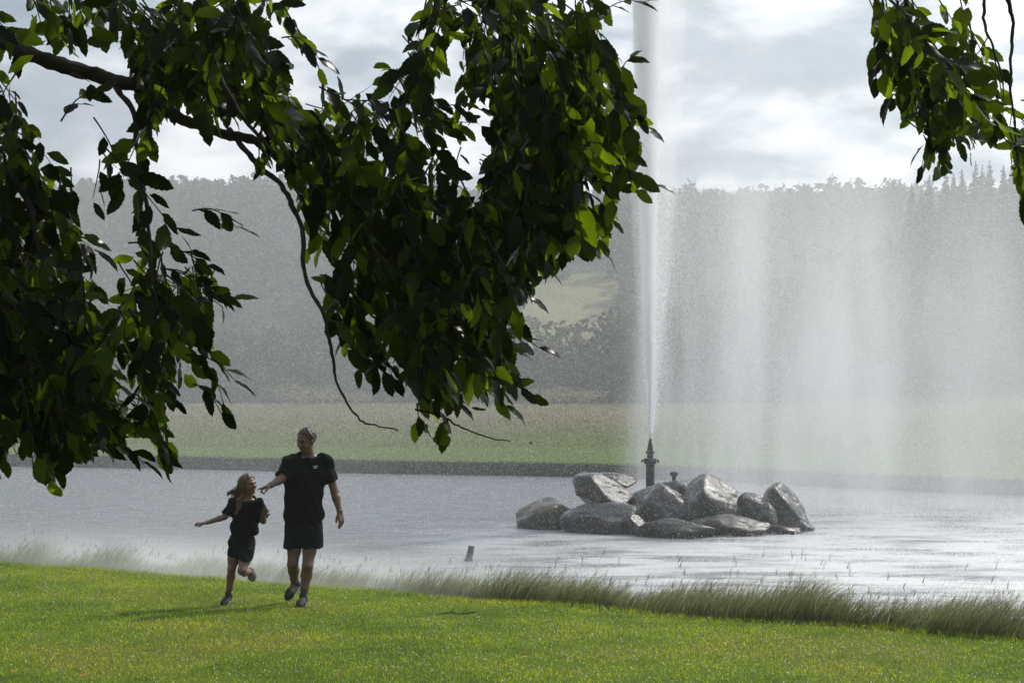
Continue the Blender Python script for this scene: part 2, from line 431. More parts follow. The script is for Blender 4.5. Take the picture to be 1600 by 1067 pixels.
props(o, 'rough buff grass of the meadow beyond the pond', 'grass', kind='stuff')

# ------------------------------------------------------------------ far trees
def quads_cloud(C, size, squash=0.8, down=0.0):
    n = len(C)
    a = RNG.normal(0, 1, (n, 3)); a[:, 2] *= squash; a /= np.linalg.norm(a, axis=1)[:, None]
    b_ = RNG.normal(0, 1, (n, 3)); b_ -= (b_*a).sum(1)[:, None]*a; b_ /= np.linalg.norm(b_, axis=1)[:, None]
    s = np.asarray(size).reshape(-1, 1)*RNG.uniform(0.6, 1.4, (n, 1))
    V = np.stack([C-a*s, C+b_*s*0.7-[0, 0, down], C+a*s, C-b_*s*0.7], 1).reshape(-1, 3)
    Q = (np.arange(n)*4)[:, None]+np.arange(4)[None, :]
    return V, Q
def crown_pts(c, w, h, n, lobes=7):
    """points in an uneven crown: several overlapping lobes, more on the outside"""
    L_ = [(np.array([RNG.normal(0, w*0.22), RNG.normal(0, w*0.22), h*RNG.uniform(-0.25, 0.30)]), RNG.uniform(0.28, 0.42)) for _ in range(lobes)]
    L_.append((np.array([0, 0, h*0.22]), 0.36))
    out = []
    per = n//len(L_)
    for o_, r in L_:
        d = RNG.normal(0, 1, (per, 3)); d /= np.linalg.norm(d, axis=1)[:, None]
        rad = RNG.uniform(0.35, 1, (per, 1))**0.4
        out.append(np.array(c)+o_+d*rad*r*np.array([w, w, h*0.8]))
    return np.vstack(out)
m_decid = mat_leafy('far_leaf_dark', (0.016, 0.028, 0.010), (0.045, 0.065, 0.020), (0.05, 0.08, 0.02), 0.2, 0.8, 0.05)
m_decid2 = mat_leafy('far_leaf_olive', (0.045, 0.055, 0.018), (0.095, 0.105, 0.038), (0.10, 0.12, 0.04), 0.2, 0.8, 0.05)
m_bushy = mat_leafy('bush_leaf_pale', (0.10, 0.11, 0.045), (0.22, 0.20, 0.10), (0.2, 0.2, 0.09), 0.3)
m_conif = mat_leafy('needles', (0.012, 0.022, 0.012), (0.030, 0.045, 0.022), (0.02, 0.04, 0.02), 0.1, 0.8, 0.05)
m_bark_far = mat_noise('far_bark', (0.04, 0.035, 0.03), (0.09, 0.08, 0.065), 1.5, 0.9, 0.1)
def far_tree(name, x, y, h, w, mt, label, cat, group, nq=520, bush=False):
    z = float(field_z(x, y) if y < 232 else hill_z(x, y))
    r = empty(name, (x, y, z), label, cat, group)
    base = np.array([x, y, z])
    V, Fc = tube([base, base+[0.1, 0, h*0.3], base+[0.0, 0.1, h*0.75]], [h*0.022, h*0.017, h*0.006], 6)
    parts = [(V, Fc)]
    for k in range(4):
        a = RNG.uniform(0, 6.28); s0 = base+[0, 0, h*RNG.uniform(0.25, 0.5)]
        parts.append(tube([s0, s0+np.array([math.cos(a)*w*0.3, math.sin(a)*w*0.3, h*0.22])], [h*0.009, h*0.003], 4))
    V, Fc = merge(parts)
    add('trunk', V, Fc, m_bark_far, r)
    ch = 1.0
    P = crown_pts(base+[0, 0, h*(1-ch*0.5)], w, h*ch, nq)
    P = P[P[:, 2] > z+0.15]
    V, Q = quads_cloud(P, h*0.042 if not bush else h*0.07)
    add('crown', V, Q, mt, r)
    return r
def conifer(name, x, y, h, w, label, cat, group):
    z = float(field_z(x, y) if y < 232 else hill_z(x, y))
    r = empty(name, (x, y, z), label, cat, group)
    base = np.array([x, y, z])
    V, Fc = tube([base, base+[0, 0, h*0.98]], [h*0.013, 0.03], 6)
    add('trunk', V, Fc, m_bark_far, r)
    V, Q = conifer_mesh(base, h, w, 40, 16)
    add('crown', V, Q, m_conif, r)
    return r
def conifer_mesh(base, h, w, tiers, per):
    Vs = []
    for i in range(tiers):
        t = i/(tiers-1)
        zc = h*(0.08+0.90*t); rr_ = w*0.5*(1-t)**0.75+0.10
        a = RNG.uniform(0, 6.28)+np.arange(per)*2*math.pi/per+RNG.normal(0, 0.2, per)
        r_ = rr_*RNG.uniform(0.65, 1.2, per)
        d = np.stack([np.cos(a), np.sin(a), np.zeros(per)], -1); s_ = np.stack([-np.sin(a), np.cos(a), np.zeros(per)], -1)
        wd = r_*0.35+0.12; dr = r_*RNG.uniform(0.15, 0.5, per)
        b0 = base+np.stack([np.zeros(per), np.zeros(per), zc+RNG.normal(0, h*0.012, per)], -1)
        p0 = b0+np.zeros_like(d); p2 = b0+d*r_[:, None]-np.stack([0*dr, 0*dr, dr], -1)
        md = b0+d*(r_*0.55)[:, None]-np.stack([0*dr, 0*dr, dr*0.4+h*0.012], -1)
        p1 = md+s_*wd[:, None]; p3 = md-s_*wd[:, None]
        Vs.append(np.stack([p0, p1, p2, p3], 1).reshape(-1, 3))
    V = np.vstack(Vs); Q = (np.arange(len(V)//4)*4)[:, None]+np.arange(4)[None, :]
    return V, Q
# dark broadleaf trees at the foot of the hill (photo column, distance, height in m)
row = [(20, 236, 13), (95, 232, 15), (165, 238, 14), (232, 233, 12), (300, 236, 13), (365, 240, 12), (440, 238, 12), (505, 234, 13), (575, 238, 15), (640, 233, 14), (700, 238, 13),
       (760, 234, 11), (806, 236, 10), (848, 230, 11.5), (893, 234, 13), (930, 229, 14.2), (968, 232, 15.0), (1012, 230, 16.5), (1060, 234, 17.5), (1110, 231, 18.5), (1165, 236, 19), (1220, 231, 20)]
ORD = ['first', 'second', 'third', 'fourth', 'fifth', 'sixth', 'seventh', 'eighth', 'ninth', 'tenth', 'eleventh', 'twelfth', 'thirteenth', 'fourteenth', 'fifteenth', 'sixteenth', 'seventeenth', 'eighteenth']
nl = sum(1 for q in row if q[0] < 1016)
WHERE = [(ORD[nl-1-i]+' to the left of the jet') if i < nl else (ORD[i-nl]+' to the right of the jet') for i in range(len(row))]
for i, (c, d, h) in enumerate(row):
    x = (c-800)/F*d
    far_tree('broadleaf_tree', x, d, h, h*0.80+RNG.uniform(0, 2.5), m_decid if i % 4 else m_decid2,
             'dark broadleaf tree below the hill, '+WHERE[i], 'tree', 'dark trees behind the meadow', 640)
for i, (c, d, h) in enumerate([(1265, 228, 22), (1310, 236, 24), (1352, 226, 23), (1395, 238, 26)]):
    far_tree('broadleaf_tree', (c-800)/F*d, d, h, h*0.6, m_decid if i % 2 else m_decid2,
             'tall broadleaf tree behind the falling spray, '+['fourth', 'third', 'second', 'first'][i]+' to the left of the spruces', 'tree', 'tall trees behind the spray', 760)
for i, (c, d, top) in enumerate([(1425, 232, 285), (1452, 240, 270), (1478, 228, 262), (1503, 238, 262), (1524, 226, 252), (1546, 240, 249), (1568, 230, 256), (1592, 236, 262), (1615, 228, 270), (1440, 246, 290), (1490, 250, 268), (1535, 252, 258), (1580, 250, 260)]):
    x = (c-800)/F*d; z = float(hill_z(x, d) if d >= 232 else field_z(x, d))
    conifer('spruce_tree', x, d, (HOR-top)/F*d - z, 12.0, 'tall dark pointed spruce against the sky, '+ORD[i]+' from the left in its group', 'tree', 'spruces at the right edge')
for i, (c, d, h, w, lb) in enumerate([(452, 205, 3.0, 7.5, 'pale buff bush in front of the wood, left one behind the bare hanging twig'),
                                  (498, 208, 2.6, 6.5, 'pale buff bush in front of the wood, right one behind the bare hanging twig'),
                                  (560, 205, 2.0, 6.0, 'low pale bush in front of the dark wood beside the two buff bushes'),
                                  (838, 205, 2.4, 5.5, 'low buff bush below the leaf tips, nearest the dark trees'),
                                  (884, 200, 2.7, 5.0, 'olive bush at the meadow edge midway to the jet'),
                                  (915, 203, 2.3, 5.0, 'olive bush at the meadow edge closest to the jet')]):
    far_tree('bush', (c-800)/F*d, d, h, w, m_bushy, lb, 'bush', 'bushes at the meadow edge', 420, True)
uc = RNG.uniform(-100, 110, 900); ud = RNG.uniform(226, 244, 900)
P = np.stack([uc, ud, np.array([float(hill_z(a, max(b2, 232))) for a, b2 in zip(uc, ud)])+1.2], -1)
P = np.repeat(P, 14, 0)+RNG.normal(0, 1, (900*14, 3))*[1.6, 1.4, 1.2]
V, Q = quads_cloud(P, 0.75); o = add('undergrowth', V, Q, m_decid); props(o, 'dark shrubby undergrowth between the trees along the edge of the wood', 'undergrowth', kind='stuff')
# the wood on the hill: one mass
VV = []; QQ = []; n0 = 0; VC = []; QC = []; nc0 = 0
pts = []
tries = 0
while len(pts) < 2600 and tries < 20000:
    tries += 1
    y = 245+RNG.uniform(0, 1)**0.8*370; x = RNG.uniform(-0.46, 0.46)*y
    if y < 385 and (0.002+0.008*math.sin(y*0.05))*y < x < (0.082+0.010*math.sin(y*0.07))*y and (y > 300 or mnoise.noise((x*0.05, y*0.05, 5)) < 0.35): continue
    pts.append((x, y))
for j in range(1900):      # the ridge line itself
    y = RNG.uniform(520, 590); pts.append((RNG.uniform(-0.42, 0.42)*y, y))
for x, y in pts:
    z = float(hill_z(x, y)); h = RNG.uniform(9, 14)*(0.50 if y > 480 else 0.85); w = h*RNG.uniform(0.5, 0.8)
    if RNG.uniform() < (0.42 if y < 480 else 0.72):
        V, Q = conifer_mesh(np.array([x, y, z-0.5]), h*1.15, w*0.70, 12, 7); VC.append(V); QC.append(Q+nc0); nc0 += len(V)
    else:
        P = crown_pts((x, y, z+h*0.52), w, h*0.95, 88 if y < 480 else 50, 3); V, Q = quads_cloud(P, 1.15 if y < 480 else 0.8); VV.append(V); QQ.append(Q+n0); n0 += len(V)
o = add('hill_wood', np.vstack(VV), np.vstack(QQ), m_decid); props(o, 'broadleaf wood covering the distant hill', 'wood', kind='stuff')
o = add('hill_conifers', np.vstack(VC), np.vstack(QC), m_conif); props(o, 'dark conifers scattered through the wood on the distant hill', 'wood', kind='stuff')
# ------------------------------------------------------------------ boulders of the fountain island
import bmesh
def ico(sub):
    bm = bmesh.new(); bmesh.ops.create_icosphere(bm, subdivisions=sub, radius=1.0)
    v = np.array([p.co[:] for p in bm.verts]); f = np.array([[q.index for q in p.verts] for p in bm.faces]); bm.free()
    return v, f
ICO = ico(5)
def fbm(P, s, seed, oct=4):
    return np.array([mnoise.fractal(Vector((p[0]*s+seed, p[1]*s+seed*1.7, p[2]*s-seed)), 0.9, 2.1, oct, noise_basis='PERLIN_ORIGINAL') for p in P])
def rock(c, rad, seed, tilt=0.0, planes=(), nplanes=13, rough=0.085):
    rg = np.random.default_rng(seed)
    d, f = ICO
    ns = rg.normal(0, 1, (nplanes, 3)); ns /= np.linalg.norm(ns, axis=1)[:, None]; hs = rg.uniform(0.68, 0.94, nplanes)
    if len(planes):
        pn = np.array([p[:3] for p in planes], float); ph = np.array([p[3] for p in planes]); ct, st = math.cos(tilt), math.sin(tilt)
        pn = np.stack([pn[:, 0]*ct-pn[:, 2]*st, pn[:, 1], pn[:, 0]*st+pn[:, 2]*ct], -1)*np.array(rad); pn /= np.linalg.norm(pn, axis=1)[:, None]
        ns = np.vstack([ns, pn]); hs = np.concatenate([hs, ph])
    q = np.maximum(d@ns.T, 1e-3)/hs[None, :]
    p_ = 26.0
    r = ((q**p_).sum(1) + 1.0)**(-1/p_)
    P = d*r[:, None]
    n1 = fbm(P, 1.6, seed*3.1); n2 = fbm(P, 6.0, seed*1.3, 3)
    P = P*(1+rough*n1+0.022*n2+0.012*np.abs(fbm(P, 13.0, seed*0.7, 2)))[:, None]
    P = P*np.array(rad)
    ct, st = math.cos(tilt), math.sin(tilt)
    P = np.stack([P[:, 0]*ct+P[:, 2]*st, P[:, 1], -P[:, 0]*st+P[:, 2]*ct], -1)
    return P+np.array(c), f
def rock_mat(name, moss=False):
    m, nt, b = mat(name, 0.30, 0.2)
    t = N(nt, 'ShaderNodeTexCoord')
    f1 = NOISE(nt, t.outputs['Object'], 2.2, 8, 0.65)
    c = RAMP(nt, f1, [(0.3, (0.006, 0.006, 0.006)), (0.5, (0.011, 0.011, 0.010)), (0.72, (0.026, 0.025, 0.023))])
    v = N(nt, 'ShaderNodeTexVoronoi'); v.inputs['Scale'].default_value = 7.0; L(nt, t.outputs['Object'], v.inputs['Vector'])
    c = MIXC(nt, MR(nt, v.outputs['Distance'], 0.0, 0.25, 0.35, 0.0), c, (0.050, 0.048, 0.046))
    if moss:
        g = N(nt, 'ShaderNodeNewGeometry'); s = N(nt, 'ShaderNodeSeparateXYZ'); L(nt, g.outputs['Normal'], s.inputs[0])
        fm = M(nt, 'MULTIPLY', MR(nt, s.outputs[2], 0.35, 0.85), MR(nt, f1, 0.35, 0.55))
        c = MIXC(nt, fm, c, (0.085, 0.070, 0.022))
        L(nt, M(nt, 'ADD', M(nt, 'MULTIPLY', fm, 0.5), 0.32), b.inputs['Roughness'])
    else:
        L(nt, MR(nt, NOISE(nt, t.outputs['Object'], 5.0, 5), 0.3, 0.7, 0.20, 0.50), b.inputs['Roughness'])
    b.inputs['Coat Weight'].default_value = 1.0; b.inputs['Coat Roughness'].default_value = 0.24; b.inputs['Coat IOR'].default_value = 1.36
    L(nt, c, b.inputs['Base Color'])
    bn = N(nt, 'ShaderNodeBump'); bn.inputs['Distance'].default_value = 0.015
    L(nt, NOISE(nt, t.outputs['Object'], 11.0, 8, 0.7), bn.inputs['Height']); L(nt, bn.outputs[0], b.inputs['Normal']); L(nt, bn.outputs[0], b.inputs['Coat Normal'])
    return m
m_rock = rock_mat('wet_granite'); m_rock_moss = rock_mat('mossy_granite', True)
def rp(cx_, cy_, d): return px(780+cx_/3.077, 640+cy_/3.077, d)
KR = 1/3.077/F
sh = tuple(sun_dir)
ROCKS = [  # cx, cy, distance, half width px, half height px, depth m, tilt, planes, seed, material, label
 (238, 545, 35.8, 142, 118, 0.75, 0.06, [(-0.6, -0.3, 0.6, 0.82)], 3, 'moss', 'low rounded boulder with brown moss on top, leftmost in the fountain island'),
 (492, 398, 35.4, 150, 74, 0.75, 0.22, [(0.50, -0.5, 0.70, 0.58), (-1, 0, 0.15, 0.80)], 11, '', 'big tilted boulder with wet shining streaks, upper left of the pile'),
 (548, 343, 36.3, 108, 34, 0.55, 0.05, [(0.48, -0.48, 0.72, 0.55)], 5, '', 'flat bright wet slab lying behind the big tilted boulder'),
 (522, 548, 34.7, 190, 88, 0.85, 0.0, [(0, -0.5, 0.8, 0.8)], 21, '', 'dark broad boulder at the waterline under the tilted one'),
 (655, 548, 33.9, 46, 42, 0.30, 0.3, [(0.48, -0.48, 0.72, 0.45)], 8, '', 'small stone with a shining top low in front, by the middle boulder'),
 (770, 508, 35.0, 150, 145, 0.85, 0.0, [(-0.62, -0.2, 0.76, 0.80), (0.66, -0.2, 0.72, 0.78)], 14, '', 'tall peaked dark boulder in the middle, in front of the nozzle'),
 (850, 588, 33.6, 165, 62, 0.55, 0.0, [(0, -0.5, 0.8, 0.8)], 17, '', 'low black boulder at the waterline in front of the middle one'),
 (1030, 482, 35.1, 176, 145, 0.90, 0.0, [(0.50, -0.48, 0.72, 0.56), (-0.80, -0.2, 0.60, 0.72)], 27, '', 'largest boulder, its sloping top plane glittering white, right of the nozzle'),
 (1100, 568, 34.2, 175, 62, 0.7, 0.0, [(0.2, -0.5, 0.8, 0.8)], 31, '', 'long low dark boulder at the waterline below the glittering one'),
 (1210, 500, 35.0, 72, 100, 0.5, 0.12, [(0.25, -0.3, 0.9, 0.72)], 36, '', 'squat boulder with a flat wet top, right of the glittering one'),
 (1268, 545, 34.6, 60, 88, 0.45, 0.0, [(-0.5, -0.3, 0.8, 0.75)], 39, '', 'small rounded boulder between the squat and the slanting one'),
 (1372, 500, 35.3, 118, 142, 0.7, 0.0, [(0.66, -0.40, 0.66, 0.46), (-1, 0, 0.1, 0.72)], 44, '', 'slanting wedge boulder at the right end of the island'),
 (1440, 560, 35.0, 62, 42, 0.45, 0.2, [(0.5, -0.2, 0.8, 0.7)], 47, '', 'low tail stone at the waterline, rightmost in the fountain island'),
 (430, 575, 34.9, 120, 50, 0.5, 0.0, [], 61, '', 'low dark stone at the waterline between the mossy boulder and the broad one'),
 (940, 520, 35.2, 90, 110, 0.5, 0.0, [], 66, '', 'dark stone wedged between the middle boulder and the glittering one'),
 (1330, 585, 34.4, 120, 36, 0.5, 0.0, [], 71, '', 'flat dark stone at the waterline before the slanting boulder'),
 (870, 420, 36.6, 120, 75, 0.8, 0.0, [], 52, '', 'half hidden boulder behind the middle ones at the foot of the nozzle'),
]
for (cx_, cy_, d_, hw, hh_, dep, tl, pls, sdv, mt, lb) in ROCKS:
    c = rp(cx_, cy_, d_); kk = KR*d_*1.20
    V, Fc = rock(c, (hw*kk, dep, hh_*kk), sdv, tl, pls)
    o = add('boulder', V, Fc, m_rock_moss if mt else m_rock, smooth=True, origin=(c[0], c[1], c[2]))
    props(o, lb, 'boulder', 'boulders of the fountain island')

# ------------------------------------------------------------------ the fountain
FX, FY = (1016-800)/F*37, 37.0
m_iron, nt, b = mat('dark_iron', 0.35, 0.6); b.inputs['Metallic'].default_value = 0.7
t = N(nt, 'ShaderNodeTexCoord'); L(nt, RAMP(nt, NOISE(nt, t.outputs['Object'], 9, 5), [(0.35, (0.020, 0.022, 0.024)), (0.7, (0.060, 0.058, 0.055))]), b.inputs['Base Color'])
fo = empty('fountain', (FX, FY, WATER), 'dark iron fountain nozzle throwing a tall white water jet above the boulders', 'fountain')
V, Fc = lathe([(0.24, -3.7), (0.24, -2.95), (0.16, -2.85), (0.115, -2.80), (0.115, -2.16)], (FX, FY, 0), 20); add('standpipe', V, Fc, m_iron, fo, smooth=False)
V, Fc = lathe([(0.115, -2.16), (0.115, -2.08), (0.165, -2.07), (0.170, -2.02), (0.170, -1.95), (0.155, -1.93), (0.085, -1.915), (0.085, -1.80)], (FX, FY, 0), 20); fl = add('flange', V, Fc, m_iron, fo)
for k in range(8):
    a = k*math.pi/4+0.2
    V, Fc = lathe([(0.018, -2.10), (0.018, -1.90), (0.010, -1.89)], (FX+0.142*math.cos(a), FY+0.142*math.sin(a), 0), 6); add('bolt', V, Fc, m_iron, fl)
V, Fc = lathe([(0.085, -1.80), (0.120, -1.795), (0.125, -1.77), (0.120, -1.745), (0.084, -1.74)], (FX, FY, 0), 20); add('collar', V, Fc, m_iron, fo)
V, Fc = lathe([(0.084, -1.74), (0.074, -1.66), (0.052, -1.54), (0.036, -1.45), (0.036, -1.415), (0.028, -1.413)], (FX, FY, 0), 20); add('nozzle', V, Fc, m_iron, fo)
parts = []
for sx_ in (-1, 1):
    parts.append(tube([(FX+sx_*0.14, FY, -1.98), (FX+sx_*0.215, FY-0.01, -1.985), (FX+sx_*0.215, FY-0.01, -2.05)], [0.028, 0.028, 0.020], 8))
for p_ in parts: add('side_handle', p_[0], p_[1], m_iron, fo)
bx_ = (1053-800)/F*36.5
V, Fc = lathe([(0.10, -3.7), (0.10, -2.9), (0.05, -2.85), (0.05, -2.36), (0.10, -2.34), (0.11, -2.27), (0.04, -2.24)], (bx_, 36.5, 0), 14); add('side_pipe', V, Fc, m_iron, fo)

# spray: real drops in the air, as points of water
def point_group():
    g = bpy.data.node_groups.new('drops', 'GeometryNodeTree')
    g.interface.new_socket('Geometry', in_out='INPUT', socket_type='NodeSocketGeometry')
    g.interface.new_socket('Material', in_out='INPUT', socket_type='NodeSocketMaterial')
    g.interface.new_socket('Geometry', in_out='OUTPUT', socket_type='NodeSocketGeometry')
    gi = g.nodes.new('NodeGroupInput'); go = g.nodes.new('NodeGroupOutput')
    mp_ = g.nodes.new('GeometryNodeMeshToPoints'); na = g.nodes.new('GeometryNodeInputNamedAttribute'); na.data_type = 'FLOAT'; na.inputs['Name'].default_value = 'rad'
    sm = g.nodes.new('GeometryNodeSetMaterial')
    g.links.new(gi.outputs[0], mp_.inputs['Mesh']); g.links.new(na.outputs[0], mp_.inputs['Radius'])
    g.links.new(mp_.outputs[0], sm.inputs['Geometry']); g.links.new(gi.outputs[1], sm.inputs['Material']); g.links.new(sm.outputs[0], go.inputs[0])
    return g
PG = point_group()
def points(name, P, rad, mt, parent=None):
    P = np.asarray(P, float)
    base = np.array(parent.location) if parent is not None else np.zeros(3)
    me = bpy.data.meshes.new(name); me.vertices.add(len(P)); me.vertices.foreach_set('co', (P-base).astype(np.float32).ravel())
    at = me.attributes.new('rad', 'FLOAT', 'POINT'); at.data.foreach_set('value', np.broadcast_to(rad, (len(P),)).astype(np.float32))
    me.materials.append(mt)
    o = bpy.data.objects.new(name, me)
    md = o.modifiers.new('drops', 'NODES'); md.node_group = PG
    sid = [i.identifier for i in PG.interface.items_tree if i.name == 'Material'][0]; md[sid] = mt
    return link(o, parent)
m_drop, nt, b = mat('water_drop', 0.25, 0.5); b.inputs['Base Color'].default_value = (0.95, 0.96, 0.97, 1)
tr = N(nt, 'ShaderNodeBsdfTranslucent'); tr.inputs[0].default_value = (0.97, 0.98, 0.99, 1)
mx = N(nt, 'ShaderNodeMixShader'); mx.inputs[0].default_value = 0.72; L(nt, b.outputs[0], mx.inputs[1]); L(nt, tr.outputs[0], mx.inputs[2])
L(nt, mx.outputs[0], nt.nodes['Material Output'].inputs['Surface'])

# the jet: filaments of drops thrown upwards, opening slowly with height
H0 = -1.41
def jet(n, seed):
    rg = np.random.default_rng(seed)
    nf = 900
    ang = rg.uniform(0, 6.283, nf); rr_ = np.abs(rg.normal(0, 0.5, nf)).clip(0, 1.7); ph = rg.uniform(0, 19, nf); ln = rg.uniform(0.5, 2.6, nf)
    fi = rg.integers(0, nf, n); z = ph[fi]**1.0 + rg.uniform(0, 1, n)*ln[fi]
    R_ = 0.035 + 0.40*(1-np.exp(-z/5.5)) + 0.010*z
    ra = rr_[fi] + rg.normal(0, 0.07, n)
    a = ang[fi] + rg.normal(0, 0.12, n)
    x = FX + np.cos(a)*R_*ra + 0.022*z*0.35*np.clip(ra, 0, 2) - 0.010*z
    y = FY + np.sin(a)*R_*ra
    return np.stack([x, y, H0+z], -1), z, ra
P, z, ra = jet(24000, 5)
o = points('water_jet', P, RNG.uniform(0.007, 0.016, len(P))*(1+z*0.01), m_drop, fo); o['kind'] = 'stuff'
zc = np.linspace(0, 1.2, 8)
V, Fc = lathe([(0.022+0.010*z_**0.9*math.exp(-z_/7)+0.006*math.sin(z_*4), z_+H0) for z_ in zc], (FX, FY, 0), 12)
V = [(v[0]-0.010*(v[2]-H0), v[1], v[2]) for v in V]
o = add('water_core', V, Fc, m_drop, fo, smooth=True)
# haze of fine drops torn off the jet on the lee side
n = 90000
z = 0.15+20*RNG.uniform(0, 1, n)**1.0; off = RNG.exponential(0.5, n)*(0.03+0.12*z)
P = np.stack([FX-0.01*z+off+RNG.normal(0, 0.01+0.035*z, n), FY+RNG.normal(0, 0.1+0.06*z, n), H0+z], -1)
o = points('jet_mist', P, RNG.uniform(0.003, 0.007, n), m_drop, fo); o['kind'] = 'stuff'

# falling spray: curtains of drops, thick and thin in turn
def chain(P, rad, k=3, slant=0.05):
    out = []
    for i in range(k): out.append(P+np.stack([slant*rad*i*1.5, 0*rad, -rad*i*1.5], -1))
    return np.vstack(out), np.tile(rad, k)
rg = np.random.default_rng(12)
ncol = 260
cxx = rg.uniform(4.2, 16.5, ncol); wgt = np.exp(-((cxx-8.2)/3.6)**2)*rg.gamma(1.5, 1, ncol)+0.10*rg.gamma(1.5, 1, ncol)
wgt /= wgt.sum(); cyy = rg.uniform(36.8, 46, ncol); csg = rg.uniform(0.10, 0.55, ncol); ctop = rg.uniform(4, 17, ncol)*np.clip(1.25-(cxx-8)/16, 0.4, 1.1)
n = 230000
ci = rg.choice(ncol, n, p=wgt)
z = WATER + (ctop[ci]-WATER)*rg.uniform(0, 1, n)**0.85
P = np.stack([cxx[ci]+rg.normal(0, 1, n)*csg[ci]+0.05*(ctop[ci]-z)-0.2, cyy[ci]+rg.normal(0, 0.8, n), z], -1)
P, rad = chain(P, rg.uniform(0.0016, 0.0040, n), 2)
o = points('falling_spray', P, rad, m_drop); props(o, 'white curtain of spray falling to the pond right of the jet', 'spray', kind='stuff')
# drops drifting on the wind over the pond, the people and the near bank
n = 230000
y = rg.uniform(14.5**3, 44.0**3, n)**(1/3); x = rg.uniform(-0.40, 0.40, n)*y+rg.normal(0, 0.3, n); zz = rg.uniform(0, 1, n)**1.0
ztop = 0.20*y; zbot = np.where(y < crest(x)+3.0, lawn_z(x, np.minimum(y, crest(x))), WATER)
z = zbot+(ztop-zbot)*zz
keep = (x < 0.07*y + rg.uniform(0, 1, n)*0.33*y) | (y > 24)
P = np.stack([x, y, z], -1)[keep]
P, rad = chain(P, rg.uniform(0.0009, 0.0020, len(P))*np.interp(P[:, 1], [15, 44], [0.75, 1.6]), 3, 0.15)
o = points('drifting_drops', P, rad, m_drop); props(o, 'fine drops of fountain spray drifting across the pond and the people', 'spray', kind='stuff')

# splashes where the spray strikes the pond
n = 160000
x = rg.normal(11.8, 4.2, n); y = rg.normal(29.5, 5.5, n)
k = (y > near_shore(x)+0.6) & (y < far_shore(x)-1) & (rg.uniform(0, 1, n) < np.array([0.55+0.9*mnoise.noise((a*0.5, b2*0.35, 2.0)) for a, b2 in zip(x, y)]))
x, y = x[k], y[k]
P = np.stack([x, y, WATER+rg.exponential(0.025, len(x))], -1)
o = points('splash_drops', P, rg.uniform(0.002, 0.009, len(x)), m_drop); props(o, 'glittering splashes where spray strikes the right side of the pond', 'splashes', kind='stuff')

# soft mist between the drops
def box(name, lo, hi, mt, label, cat):
    x0, y0, z0 = lo; x1, y1, z1 = hi
    V = [(x0, y0, z0), (x1, y0, z0), (x1, y1, z0), (x0, y1, z0), (x0, y0, z1), (x1, y0, z1), (x1, y1, z1), (x0, y1, z1)]
    Fc = [(3, 2, 1, 0), (4, 5, 6, 7), (0, 1, 5, 4), (1, 2, 6, 5), (2, 3, 7, 6), (3, 0, 4, 7)]
    o = add(name, V, Fc, mt); return props(o, label, cat, kind='stuff')
def vol_mat(name, color, aniso):
    m = bpy.data.materials.new(name); m.use_nodes = True; nt = m.node_tree; nt.nodes.clear()
    v = N(nt, 'ShaderNodeVolumePrincipled'); v.inputs['Color'].default_value = (*color, 1); v.inputs['Anisotropy'].default_value = aniso; v.inputs['Density'].default_value = 0
    mo = N(nt, 'ShaderNodeOutputMaterial'); L(nt, v.outputs[0], mo.inputs['Volume'])
    return m, nt, v
m_sp, nt, v = vol_mat('spray_mist', (0.96, 0.97, 0.98), 0.25)
g = N(nt, 'ShaderNodeTexCoord'); s = N(nt, 'ShaderNodeSeparateXYZ'); L(nt, g.outputs['Object'], s.inputs[0])
X_, Y_, Z_ = s.outputs
def gauss(nt, v_, c_, w_): 
    d_ = M(nt, 'DIVIDE', M(nt, 'SUBTRACT', v_, c_), w_); return M(nt, 'EXPONENT', M(nt, 'MULTIPLY', M(nt, 'MULTIPLY', d_, d_), -1.0))
mpn = N(nt, 'ShaderNodeMapping'); mpn.inputs['Scale'].default_value = (1.0, 0.12, 0.09); mpn.inputs['Rotation'].default_value = (0, R(-3), 0); L(nt, g.outputs['Object'], mpn.inputs[0])
st = NOISE(nt, mpn.outputs[0], 0.9, 4, 0.6)
stf = MR(nt, st, 0.32, 0.72, 0.30, 2.0)
lee = M(nt, 'MULTIPLY', MR(nt, M(nt, 'ADD', X_, M(nt, 'MULTIPLY', M(nt, 'SUBTRACT', st, 0.5), 3.0)), 3.0, 5.8), MR(nt, X_, 10.0, 17.0, 1.0, 0.42))
hz = M(nt, 'MULTIPLY', MR(nt, Z_, 0.5, 7.5, 1.0, 0.28), MR(nt, Z_, 13.0, 20.0, 1.0, 0.0))
cur = M(nt, 'MULTIPLY', M(nt, 'MULTIPLY', M(nt, 'MULTIPLY', lee, stf), gauss(nt, Y_, 40.5, 2.9)), hz)
# thin veil drifting the other way over the left of the pond
lw = NOISE(nt, g.outputs['Object'], 0.16, 3)
veil = M(nt, 'MULTIPLY', M(nt, 'MULTIPLY', MR(nt, X_, -4.5, 2.0, 1.0, 0.35), MR(nt, lw, 0.3, 0.7, 0.5, 1.4)), M(nt, 'MULTIPLY', gauss(nt, Y_, 31.0, 9.0), MR(nt, Z_, 2.0, 12.0, 1.0, 0.0)))
